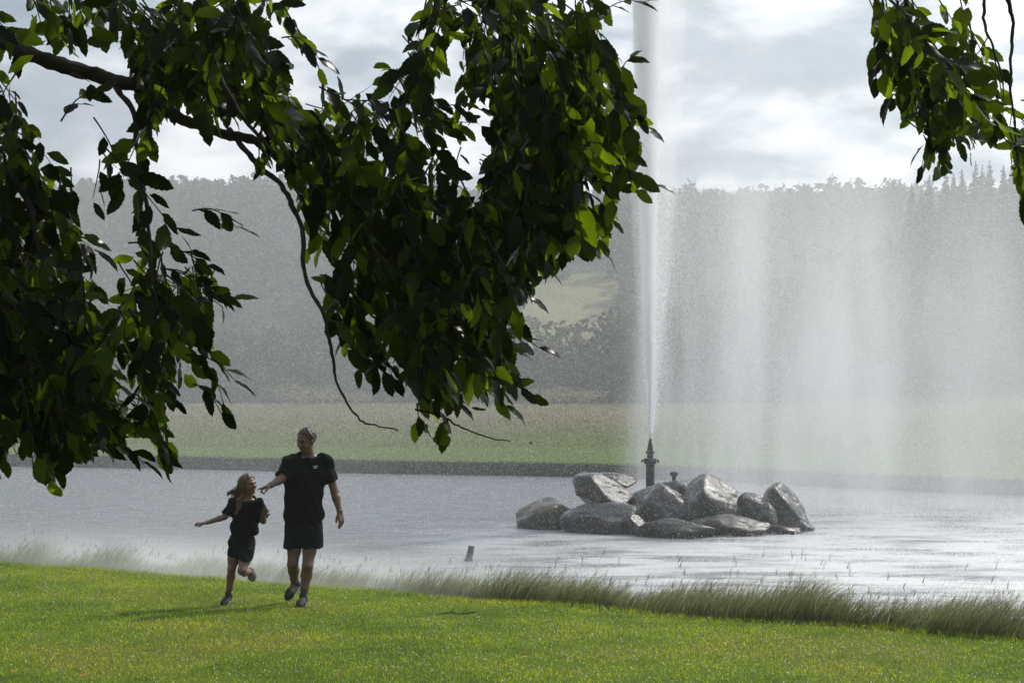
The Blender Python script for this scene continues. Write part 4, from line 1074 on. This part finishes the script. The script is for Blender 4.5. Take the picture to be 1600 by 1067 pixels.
# ------------------------------------------------------------------ the tree we stand under
m_bark = mat_noise('bark', (0.020, 0.017, 0.014), (0.060, 0.052, 0.044), 9, 0.85, 0.15, 0.012, 30)
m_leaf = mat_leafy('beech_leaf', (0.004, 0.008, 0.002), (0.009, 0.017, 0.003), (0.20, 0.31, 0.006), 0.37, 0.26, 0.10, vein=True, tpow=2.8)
TX, TY = -4.7, 4.6
tree = empty('beech_tree', (TX, TY, float(lawn_z(TX, TY))), 'big leafy tree whose drooping dark branches frame the top and left of the view', 'tree')
tz = float(lawn_z(TX, TY))
# (photo rows every 40 px) spans of columns that foliage covers, with its density
D_, M_, S_ = 1.0, 0.50, 0.28
ROWS = {
 -20: [(-200, 455, D_), (600, 1020, D_), (1350, 1620, D_)],
 20: [(-150, 190, M_), (190, 425, D_), (438, 462, S_), (640, 790, D_), (790, 965, D_), (1362, 1450, D_), (1452, 1512, D_), (1588, 1620, M_)],
 60: [(-150, 75, M_), (72, 135, M_), (150, 182, M_), (192, 418, D_), (440, 490, M_), (632, 712, D_), (726, 950, D_), (1368, 1503, D_), (1503, 1562, M_), (1600, 1660, M_)],
 100: [(-150, 28, M_), (200, 452, D_), (470, 555, M_), (590, 603, S_), (612, 696, D_), (722, 972, D_), (1364, 1470, D_), (1470, 1523, M_), (1520, 1600, M_)],
 140: [(-150, 30, D_), (62, 90, M_), (97, 145, M_), (215, 330, M_), (330, 450, D_), (500, 612, M_), (612, 676, D_), (716, 758, M_), (768, 993, D_), (1382, 1472, D_), (1475, 1543, M_), (1545, 1640, M_)],
 180: [(-150, 45, D_), (80, 158, M_), (216, 268, M_), (300, 400, M_), (400, 632, D_), (645, 750, M_), (772, 1012, D_), (1395, 1516, D_), (1522, 1572, M_), (1570, 1640, D_)],
 220: [(-150, 62, D_), (82, 187, M_), (192, 232, M_), (405, 632, D_), (648, 790, M_), (785, 920, D_), (920, 985, M_), (1450, 1524, D_), (1538, 1560, M_), (1572, 1640, D_)],
 260: [(-150, 65, D_), (76, 130, M_), (138, 252, M_), (402, 440, S_), (437, 662, D_), (665, 735, M_), (750, 912, D_), (915, 1000, M_), (1440, 1487, D_), (1582, 1640, D_)],
 300: [(-150, 30, D_), (40, 124, M_), (150, 182, M_), (205, 268, M_), (458, 500, S_), (505, 730, D_), (748, 908, D_), (938, 958, M_), (985, 1030, S_), (1588, 1640, M_)],
 340: [(-150, 124, D_), (132, 212, M_), (214, 365, S_), (474, 522, M_), (536, 880, D_), (880, 925, M_), (932, 960, M_)],
 380: [(-150, 60, D_), (60, 312, M_), (480, 525, M_), (545, 880, D_), (880, 910, M_), (918, 950, M_)],
 420: [(-150, 130, D_), (142, 212, M_), (212, 335, D_), (480, 545, M_), (545, 865, D_), (925, 948, S_)],
 460: [(-150, 142, D_), (160, 182, M_), (182, 362, M_), (492, 623, D_), (628, 736, D_), (742, 832, M_)],
 500: [(-150, 172, D_), (172, 260, D_), (262, 330, M_), (512, 572, M_), (588, 706, D_), (706, 808, M_)],
 540: [(-150, 205, D_), (205, 305, M_), (312, 335, S_), (530, 590, M_), (613, 720, D_), (720, 800, M_), (800, 852, S_)],
 580: [(-150, 172, D_), (184, 281, D_), (298, 374, M_), (555, 570, S_), (580, 610, S_), (622, 674, D_), (677, 800, M_)],
 620: [(-150, 28, D_), (28, 180, D_), (186, 268, D_), (308, 324, M_), (342, 356, M_), (648, 720, D_), (720, 812, S_)],
 660: [(-150, 20, M_), (20, 190, D_), (199, 262, D_), (342, 352, M_), (650, 708, M_)],
 700: [(-150, 20, M_), (38, 120, D_), (120, 195, M_), (248, 284, S_), (688, 704, M_)],
 738: [(-150, 12, M_), (52, 94, M_), (252, 268, S_)],
}
RK = np.array(sorted(ROWS))
def mask(x, y, rg):
    if y < -25: return D_*0.8 if -700 < x < 2300 else 0
    yj = y+rg.normal(0, 7)
    r_ = RK[np.argmin(np.abs(RK-yj))]
    if yj > 758: return 0
    for a, b_, d in ROWS[int(r_)]:
        if a-3 <= x <= b_+3: return d
    return 0
# limbs: photo trace + distance
def tr(pts): return np.array([px(x, y, d) for x, y, d in pts])
trunk_top = np.array([TX+0.5, TY-0.2, 6.5])
V, Fc = tube(catmull([(TX-0.1, TY, tz-0.2), (TX, TY, tz+0.3), (TX+0.05, TY, 0.6), (TX+0.2, TY-0.05, 2.6), (TX+0.35, TY-0.1, 4.6), trunk_top], 5), np.interp(np.linspace(0, 1, 26), [0, 0.08, 0.3, 1], [0.52, 0.36, 0.30, 0.10]), 14)
add('trunk', V, Fc, m_bark, tree, smooth=True)
def limb(P, r0, r1, n=7, m=7, name='branch'):
    C = catmull(P, m)
    C = C+np.cumsum(RNG.normal(0, 0.0018, C.shape), 0)*np.linspace(1, 1, len(C))[:, None]
    rr_ = np.linspace(r0, r1, len(C))*RNG.uniform(0.9, 1.15, len(C))
    return tube(C, rr_, n), C
LIMBS = []
def branch(P, r0, r1, n=7):
    (V, Fc), C = limb(P, r0, r1, n); add('branch', V, Fc, m_bark, tree, smooth=True); LIMBS.append(C)
t1 = np.array([TX+0.1, TY-0.1, 1.9])
branch(np.vstack([t1, (t1+px(-60, 45, 4.5))/2+[0, 0, 0.12], tr([(-60, 45, 4.5), (0, 62, 4.45), (56, 86, 4.4), (131, 109, 4.4), (169, 121, 4.38), (210, 128, 4.36), (240, 150, 4.34), (277, 180, 4.3), (300, 189, 4.3), (356, 204, 4.28), (400, 216, 4.25), (434, 240, 4.22), (500, 268, 4.2), (575, 330, 4.2), (640, 430, 4.2), (690, 560, 4.2), (712, 610, 4.2)])]), 0.030, 0.005, 8)
branch(tr([(356, 204, 4.28), (395, 250, 4.2), (437, 287, 4.15), (458, 325, 4.1), (473, 372, 4.08), (480, 440, 4.06), (511, 504, 4.05), (516, 535, 4.05), (527, 577, 4.05), (537, 616, 4.05), (562, 657, 4.05), (585, 678, 4.05), (629, 689, 4.05)]), 0.010, 0.0020, 6)
branch(tr([(169, 121, 4.38), (180, 135, 4.36), (206, 172, 4.3), (214, 210, 4.28), (221, 262, 4.25), (230, 319, 4.22), (236, 400, 4.2), (246, 500, 4.2), (252, 600, 4.2), (262, 690, 4.2)]), 0.011, 0.003, 6)
branch(tr([(-60, 240, 4.3), (0, 262, 4.2), (30, 290, 4.15), (52, 330, 4.1), (60, 372, 4.1), (72, 420, 4.1), (90, 520, 4.1), (88, 640, 4.1), (84, 735, 4.1)]), 0.014, 0.003, 6)
branch(tr([(648, 640, 4.3), (690, 650, 4.28), (712, 664, 4.26), (750, 680, 4.25), (803, 688, 4.25)]), 0.004, 0.0016, 5)
branch(tr([(470, 590, 4.1), (500, 575, 4.08), (540, 540, 4.08)]), 0.0001, 0.0001, 3) if False else None
t2 = np.array([TX+0.2, TY-0.05, 3.0])
over = np.array([t2, (-2.6, 4.3, 2.6), (-1.0, 4.4, 2.0), (0.2, 4.5, 1.75), (1.2, 4.6, 1.75), (2.4, 4.7, 1.55)])
branch(over, 0.075, 0.012, 8)
branch(np.vstack([[(0.0, 4.5, 1.77)], tr([(830, -30, 4.6), (850, 80, 4.62), (846, 200, 4.64), (838, 320, 4.66), (800, 430, 4.66), (770, 520, 4.66)])]), 0.020, 0.004, 6)
branch(np.vstack([[(-0.4, 4.45, 1.85)], tr([(680, -30, 4.5), (668, 60, 4.5), (640, 150, 4.5), (600, 230, 4.5)])]), 0.016, 0.003, 6)
branch(np.vstack([[(-1.6, 4.35, 2.3)], tr([(300, -40, 4.1), (330, 60, 4.1), (370, 150, 4.1), (430, 230, 4.1)])]), 0.018, 0.004, 6)
branch(np.vstack([[(1.9, 4.66, 1.66)], tr([(1530, -60, 4.5), (1541, 0, 4.5), (1542, 48, 4.5), (1560, 105, 4.5), (1566, 160, 4.5)])]), 0.008, 0.002, 5)
branch(np.vstack([[(2.1, 4.68, 1.62)], tr([(1560, -60, 4.45), (1574, 0, 4.45), (1583, 32, 4.45), (1582, 100, 4.45), (1590, 200, 4.45), (1596, 290, 4.45)])]), 0.010, 0.002, 5)
branch(np.vstack([[(1.5, 4.63, 1.73)], tr([(1420, -50, 4.55), (1430, 60, 4.55), (1440, 140, 4.55), (1456, 190, 4.55), (1462, 240, 4.55)])]), 0.009, 0.002, 5)
for P in ([t2, (-3.0, 2.6, 3.4), (-1.2, 1.6, 3.3)], [(-3.4, 4.4, 2.75), (-2.6, 6.2, 3.4), (-1.0, 7.4, 3.6), (0.8, 7.9, 3.3)], [trunk_top, (-2.4, 4.2, 6.2), (0.0, 4.6, 5.4), (2.2, 5.0, 4.6)], [trunk_top, (-5.5, 6.4, 7.2), (-6.5, 8.2, 6.4)], [(TX+0.35, TY-0.1, 4.6), (-6.6, 3.6, 5.8), (-8.4, 3.0, 5.6)]):
    branch(P, 0.07, 0.015, 7)

# leaf shapes
def leaf_tmpl(seed, ns=7):
    rg = np.random.default_rng(seed)
    t_ = np.linspace(0, 1, ns+1)
    w = 0.215*np.sin(np.pi*np.clip(t_, 0, 1)**0.80)**0.95
    w[0] = 0.0; w[-1] = 0.0
    droop = -0.16*t_**2*rg.uniform(0.4, 1.6); wav = rg.uniform(-0.02, 0.02, ns+1); side = 0.05*np.sin(t_*3+rg.uniform(0, 6))
    fold = rg.uniform(0.18, 0.45)
    V = []
    for i in range(ns+1): V.append((side[i], t_[i], droop[i]))
    Lf = []; Rt = []
    for i in range(1, ns):
        for sgn, lst in ((-1, Lf), (1, Rt)):
            ww = w[i]*(1+rg.uniform(-0.16, 0.16)); lst.append(len(V))
            V.append((side[i]+sgn*ww, t_[i]+0.030+rg.uniform(-0.01, 0.02), droop[i]+fold*ww*0.55+wav[i]+rg.uniform(-0.015, 0.015)))
    T = []
    for lst, fl in ((Lf, 0), (Rt, 1)):
        tri = [(0, lst[0], 1)]
        for i in range(ns-2): tri += [(i+1, lst[i], lst[i+1]), (i+1, lst[i+1], i+2)]
        tri.append((ns-1, lst[-1], ns))
        # serration: a little tooth between neighbouring edge points
        for i in range(ns-2):
            a = np.array(V[lst[i]]); b_ = np.array(V[lst[i+1]]); m_ = (a*0.45+b_*0.55); m_[0] += (-1, 1)[fl]*0.030
            V.append(tuple(m_)); tri.append((lst[i], len(V)-1, lst[i+1]))
        T += [t3 if not fl else t3[::-1] for t3 in tri]
    k = len(V); V += [(-0.008, -0.14, 0.03), (0.008, -0.14, 0.03)]; T.append((k, k+1, 0))
    return np.array(V), np.array(T)
TM = [leaf_tmpl(s) for s in (1, 2, 3, 4, 5, 6)]
lrg = np.random.default_rng(33)
LEAF = []    # (x, y, z, 3x3 frame, size, template)
TWIG = []
def frame(dr, nrm):
    dr = dr/np.linalg.norm(dr); nrm = nrm-(nrm@dr)*dr; nrm /= np.linalg.norm(nrm)+1e-9
    return np.stack([np.cross(dr, nrm), dr, nrm], -1)
def proj(p): return 800+F*p[0]/p[1], HOR-F*p[2]/p[1]
def spray(p0, dr, L_, rg, inframe=True, step=0.031, size=(0.066, 0.112)):
    n = int(L_/step); p = p0.copy(); d = dr/np.linalg.norm(dr); pl = np.cross(d, rg.normal(0, 1, 3)); pl = pl/np.linalg.norm(pl)
    pl = pl*0.6+np.array([0, -0.25, 0.55]); path = [p.copy()]; kept = 0; sgn = 1; last = 0
    for i in range(n):
        d = d+np.array([0, 0, -0.045])+rg.normal(0, 0.06, 3); d /= np.linalg.norm(d)
        q = p+d*step
        X, Y = proj(q)
        if inframe and Y > -20 and (mask(X, Y, rg) == 0): break
        p = q; path.append(p.copy())
        sd_ = np.cross(d, pl); sd_ /= np.linalg.norm(sd_); sgn = -sgn
        ld = d*0.65+sd_*sgn*0.75+np.array([0, 0, -0.35])+rg.normal(0, 0.16, 3)
        if i == n-1: ld = d
        nm = pl+rg.normal(0, 0.45, 3); sz = rg.uniform(*size)*(0.75+0.25*min(1, i/3))
        ld /= np.linalg.norm(ld); mid = p+ld*sz*0.6; tip = p+ld*sz*1.05
        if inframe:
            X, Y = proj(mid); X2, Y2 = proj(tip)
            if mask(X, Y, rg) == 0 or (mask(X2, Y2, rg) == 0 and rg.uniform() < 0.88): continue
        LEAF.append((p+ld*sz*0.14, frame(ld, nm), sz, int(rg.integers(0, len(TM))))); kept += 1; last = len(path)
    if kept and len(path) > 1: TWIG.append(np.array(path[:max(last, 2)]))
    return kept
# in view
cells = []
for y in range(-20, 760, 14):
    for x in range(-140, 1660, 14):
        if 1035 < x < 1350: continue
        d = mask(x, y, lrg)
        if d: cells.append((x, y, d))
cells = np.array(cells)
want = 8800; pr = cells[:, 2]**2.0; pr /= pr.sum(); tot = 0; it = 0
while tot < want and it < 20000:
    it += 1
    c = cells[lrg.choice(len(cells), p=pr)]
    cn_ = mnoise.noise((c[0]*0.028, c[1]*0.020, 9.0))+0.5*mnoise.noise((c[0]*0.07, c[1]*0.05, 2.0))
    core = (745 < c[0] < 912 and c[1] < 330) or (195 < c[0] < 420 and c[1] < 105) or (-150 < c[0] < 110 and 440 < c[1] < 640)
    if not core and (cn_ < (-0.16 if c[2] >= D_ else 0.05) or lrg.uniform() < 0.30): continue
    dist = lrg.uniform(3.9, 5.3) if c[0] < 1200 else lrg.uniform(4.2, 4.9)
    if c[2] >= D_ and lrg.uniform() < 0.25: dist = lrg.uniform(5.0, 6.2)
    p0 = px(c[0]+lrg.uniform(-7, 7), c[1]+lrg.uniform(-7, 7), dist)
    dr = np.array([lrg.normal(0.35, 0.55), lrg.normal(0, 0.4), lrg.normal(-0.75, 0.4)])
    tot += spray(p0, dr, lrg.uniform(0.10, 0.36), lrg)
# traced tips that stand clear of the mass: (start, end, distance, number of leaves)
for (x0, y0, x1, y1, d, n) in [(905, 262, 1032, 293, 4.5, 8), (735, 520, 850, 548, 4.35, 6), (705, 560, 835, 622, 4.3, 9), (300, 330, 372, 358, 4.3, 6), (655, 180, 770, 178, 4.5, 8), (440, 60, 500, 95, 4.3, 6),
                               (420, 30, 462, 4, 4.3, 4), (905, 300, 960, 350, 4.6, 6), (900, 330, 948, 400, 4.6, 6), (545, 470, 618, 600, 4.15, 8), (560, 560, 612, 604, 4.15, 5), (300, 480, 366, 470, 4.3, 5),
                               (950, 170, 1012, 205, 4.55, 5), (1440, 200, 1520, 215, 4.5, 5), (1452, 215, 1440, 268, 4.5, 4), (1380, 60, 1368, 130, 4.6, 5), (320, 570, 352, 640, 4.25, 4), (255, 690, 262, 728, 4.2, 3),
                               (700, 660, 694, 690, 4.26, 2), (170, 700, 226, 728, 4.2, 4), (70, 690, 90, 742, 4.1, 4), (4, 700, 10, 735, 4.1, 2), (1590, 260, 1598, 318, 4.45, 4), (965, 130, 990, 95, 4.6, 3), (930, 30, 1010, 6, 4.6, 5), (640, 430, 762, 520, 4.3, 9), (660, 470, 800, 590, 4.35, 10), (690, 500, 815, 555, 4.4, 8), (700, 590, 792, 640, 4.3, 7), (640, 560, 690, 650, 4.2, 7), (655, 600, 720, 640, 4.25, 6), (770, 430, 832, 470, 4.5, 6), (800, 380, 862, 430, 4.5, 6), (730, 470, 790, 500, 4.3, 6), (520, 400, 560, 520, 4.1, 8), (500, 430, 545, 480, 4.1, 6), (510, 500, 590, 560, 4.08, 6), (250, 420, 345, 470, 4.3, 8), (240, 500, 330, 555, 4.3, 8), (290, 555, 372, 600, 4.25, 6), (200, 560, 275, 630, 4.25, 7), (205, 630, 258, 705, 4.2, 7), (110, 640, 190, 700, 4.2, 7), (40, 640, 80, 730, 4.15, 7), (300, 600, 350, 655, 4.25, 4), (880, 270, 945, 300, 4.55, 6), (890, 230, 975, 262, 4.55, 7), (900, 180, 985, 215, 4.55, 7), (1400, 150, 1385, 180, 4.55, 3), (1450, 150, 1500, 230, 4.5, 7), (95, 190, 150, 150, 4.2, 5), (200, 380, 330, 420, 4.2, 7)]:
    a = px(x0, y0, d); b_ = px(x1, y1, d+0.05); ax_ = (b_-a); Ln = np.linalg.norm(ax_); u = ax_/Ln
    path = np.array([a+ax_*t_+np.array([0, 0, 0.03*math.sin(t_*3.14)]) for t_ in np.linspace(0, 1, 8)]); TWIG.append(path)
    pl = np.array([0.1, -0.5, 0.75]); sgn = 1
    for i in range(n):
        t_ = (i+0.6)/n; p = a+ax_*t_+np.array([0, 0, 0.03*math.sin(t_*3.14)]); sgn = -sgn
        sd_ = np.cross(u, pl); sd_ /= np.linalg.norm(sd_)
        ld = u*0.8+sd_*sgn*0.55+np.array([0, 0, -0.25])+lrg.normal(0, 0.1, 3)
        if i == n-1: ld = u
        LEAF.append((p, frame(ld, pl+lrg.normal(0, 0.4, 3)), lrg.uniform(0.062, 0.095), int(lrg.integers(0, len(TM)))))
nview = len(LEAF)
# the rest of the crown, above and beside the frame, shades what we see
for k in range(5200):
    u = lrg.uniform()
    p0 = np.array([lrg.uniform(-6.5, 3.6), lrg.uniform(0.8, 8.2), lrg.uniform(1.2, 5.0)])
    if u < 0.25: p0 = np.array([lrg.uniform(-8.5, -1.9), lrg.uniform(3.0, 7.5), lrg.uniform(-0.2, 4.5)])
    if u > 0.80: p0 = np.array([lrg.uniform(-7, 1.5), lrg.uniform(3, 7), lrg.uniform(4.0, 7.5)])
    X, Y = proj(p0)
    if Y > -90 and -120 < X < 1700: continue
    if p0[2] < 0.35*p0[1] and p0[0] > -0.38*p0[1]-0.35: continue
    if 0.7 < p0[0] < 2.4 and lrg.uniform() < 0.4: continue
    n_ = int(lrg.integers(5, 11)); 
    d = np.array([lrg.normal(0.2, 0.6), lrg.normal(0, 0.6), lrg.normal(-0.5, 0.4)]); d /= np.linalg.norm(d); path = [p0]
    for i in range(n_):
        p = p0+d*0.04*i; path.append(p); ld = d*0.6+lrg.normal(0, 0.6, 3)+np.array([0, 0, -0.3])
        X, Y = proj(p)
        if Y > -45 and -60 < X < 1650: break
        LEAF.append((p, frame(ld, np.array([0, 0, 1.0])+lrg.normal(0, 0.5, 3)), lrg.uniform(0.075, 0.115), int(lrg.integers(0, len(TM)))))
    TWIG.append(np.array(path))
# 300 nearest leaves in view are leaves of their own, the rest one mass
def in_view(p):
    X, Y = proj(p); return 0 <= X <= 1600 and 0 <= Y <= 1067
order = sorted([i for i in range(nview) if in_view(LEAF[i][0])], key=lambda i: -LEAF[i][2]/LEAF[i][0][1])
pick = set(order[:300])
LM = [meshdata('leaf', V, T, m_leaf) for V, T in TM]
tb = Vector(tree.location)
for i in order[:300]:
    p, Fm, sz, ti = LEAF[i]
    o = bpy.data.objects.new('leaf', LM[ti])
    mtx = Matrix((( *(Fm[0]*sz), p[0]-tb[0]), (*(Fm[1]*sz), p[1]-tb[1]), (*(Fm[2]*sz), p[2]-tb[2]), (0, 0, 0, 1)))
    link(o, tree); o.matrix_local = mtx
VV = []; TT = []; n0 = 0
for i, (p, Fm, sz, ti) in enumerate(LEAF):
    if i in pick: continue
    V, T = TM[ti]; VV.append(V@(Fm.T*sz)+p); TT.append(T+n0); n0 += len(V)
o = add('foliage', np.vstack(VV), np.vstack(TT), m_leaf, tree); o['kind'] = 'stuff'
parts = []
for P in TWIG:
    parts.append(tube(P, np.linspace(0.0032, 0.0012, len(P)), 3, False))
V, Fc = merge(parts); o = add('twigs', V, Fc, m_bark, tree); o['kind'] = 'stuff'
print('leaves', len(LEAF), nview)

# fallen leaves on the lawn, a twig, and one leaf blowing in the air
m_fall = mat_leafy('fallen_leaf', (0.20, 0.08, 0.02), (0.38, 0.20, 0.05), (0.3, 0.14, 0.03), 0.2)
for (x, y) in [(26, 1052), (138, 1058), (112, 1028), (290, 1036), (455, 1020), (520, 1062), (712, 1003), (826, 1035), (886, 1044), (868, 1006), (905, 1062), (380, 992), (180, 958), (1160, 1040), (1300, 1025)]:
    d = 1.65/((y-HOR)/F-0.0446); p = np.array([(x-800)/F*d, d, 0.0]); p[2] = float(lawn_z(p[0], p[1]))+0.042
    V, T = TM[int(lrg.integers(0, 6))]; Fm = frame(np.array([lrg.normal(), lrg.normal(), 0.05]), np.array([0.1, -0.2, 1.0])); sz = lrg.uniform(0.045, 0.075)
    o = add('fallen_leaf', V@(Fm.T*sz)+p, T, m_fall, origin=p); props(o, 'small fallen orange brown leaf lying on the wet lawn', 'leaf', 'fallen leaves on the lawn')
d = 1.65/((967-HOR)/F-0.0446); p = px(712, 967, d)
P = [p+np.array([-0.16, 0, 0.05]), p+np.array([-0.05, 0.02, 0.06]), p+np.array([0.05, 0, 0.05]), p+np.array([0.2, -0.02, 0.075])]
V, Fc = merge([tube(catmull(P, 4), 0.005, 5), tube([P[1], P[1]+np.array([0.04, 0.0, 0.06])], [0.004, 0.002], 4), tube([P[2], P[2]+np.array([0.07, 0.02, 0.045])], [0.004, 0.002], 4)])
o = add('fallen_twig', V, Fc, m_bark, origin=p); props(o, 'thin broken twig lying on the lawn right of the man', 'twig')
p = px(827, 690, 4.3); V, T = TM[2]; Fm = frame(np.array([0.5, 0.3, -0.4]), np.array([0.6, -0.6, 0.4]))
o = add('blowing_leaf', V@(Fm.T*0.016)+p, T, m_leaf, origin=p); props(o, 'tiny dark scrap of leaf hanging in the air right of the bare twig end', 'leaf')
# wet glints: water beads on the turf
n = 5000
y = RNG.uniform(8.6**2, 20**2, n)**0.5; x = RNG.uniform(-0.38, 0.38, n)*y; k = y < crest(x); x, y = x[k], y[k]
P = np.stack([x, y, lawn_z(x, y)+RNG.uniform(0.02, 0.045, len(x))], -1)
m_dew, nt, b = mat('dew', 0.05, 1.0); b.inputs['Base Color'].default_value = (0.8, 0.82, 0.8, 1)
tr_ = N(nt, 'ShaderNodeBsdfTranslucent'); tr_.inputs[0].default_value = (0.95, 0.95, 0.95, 1); mx = N(nt, 'ShaderNodeMixShader'); mx.inputs[0].default_value = 0.4
L(nt, b.outputs[0], mx.inputs[1]); L(nt, tr_.outputs[0], mx.inputs[2]); L(nt, mx.outputs[0], nt.nodes['Material Output'].inputs['Surface'])
o = points('water_beads', P, RNG.uniform(0.0012, 0.0040, len(x)), m_dew); props(o, 'glinting water beads scattered over the wet lawn', 'water drops', kind='stuff')
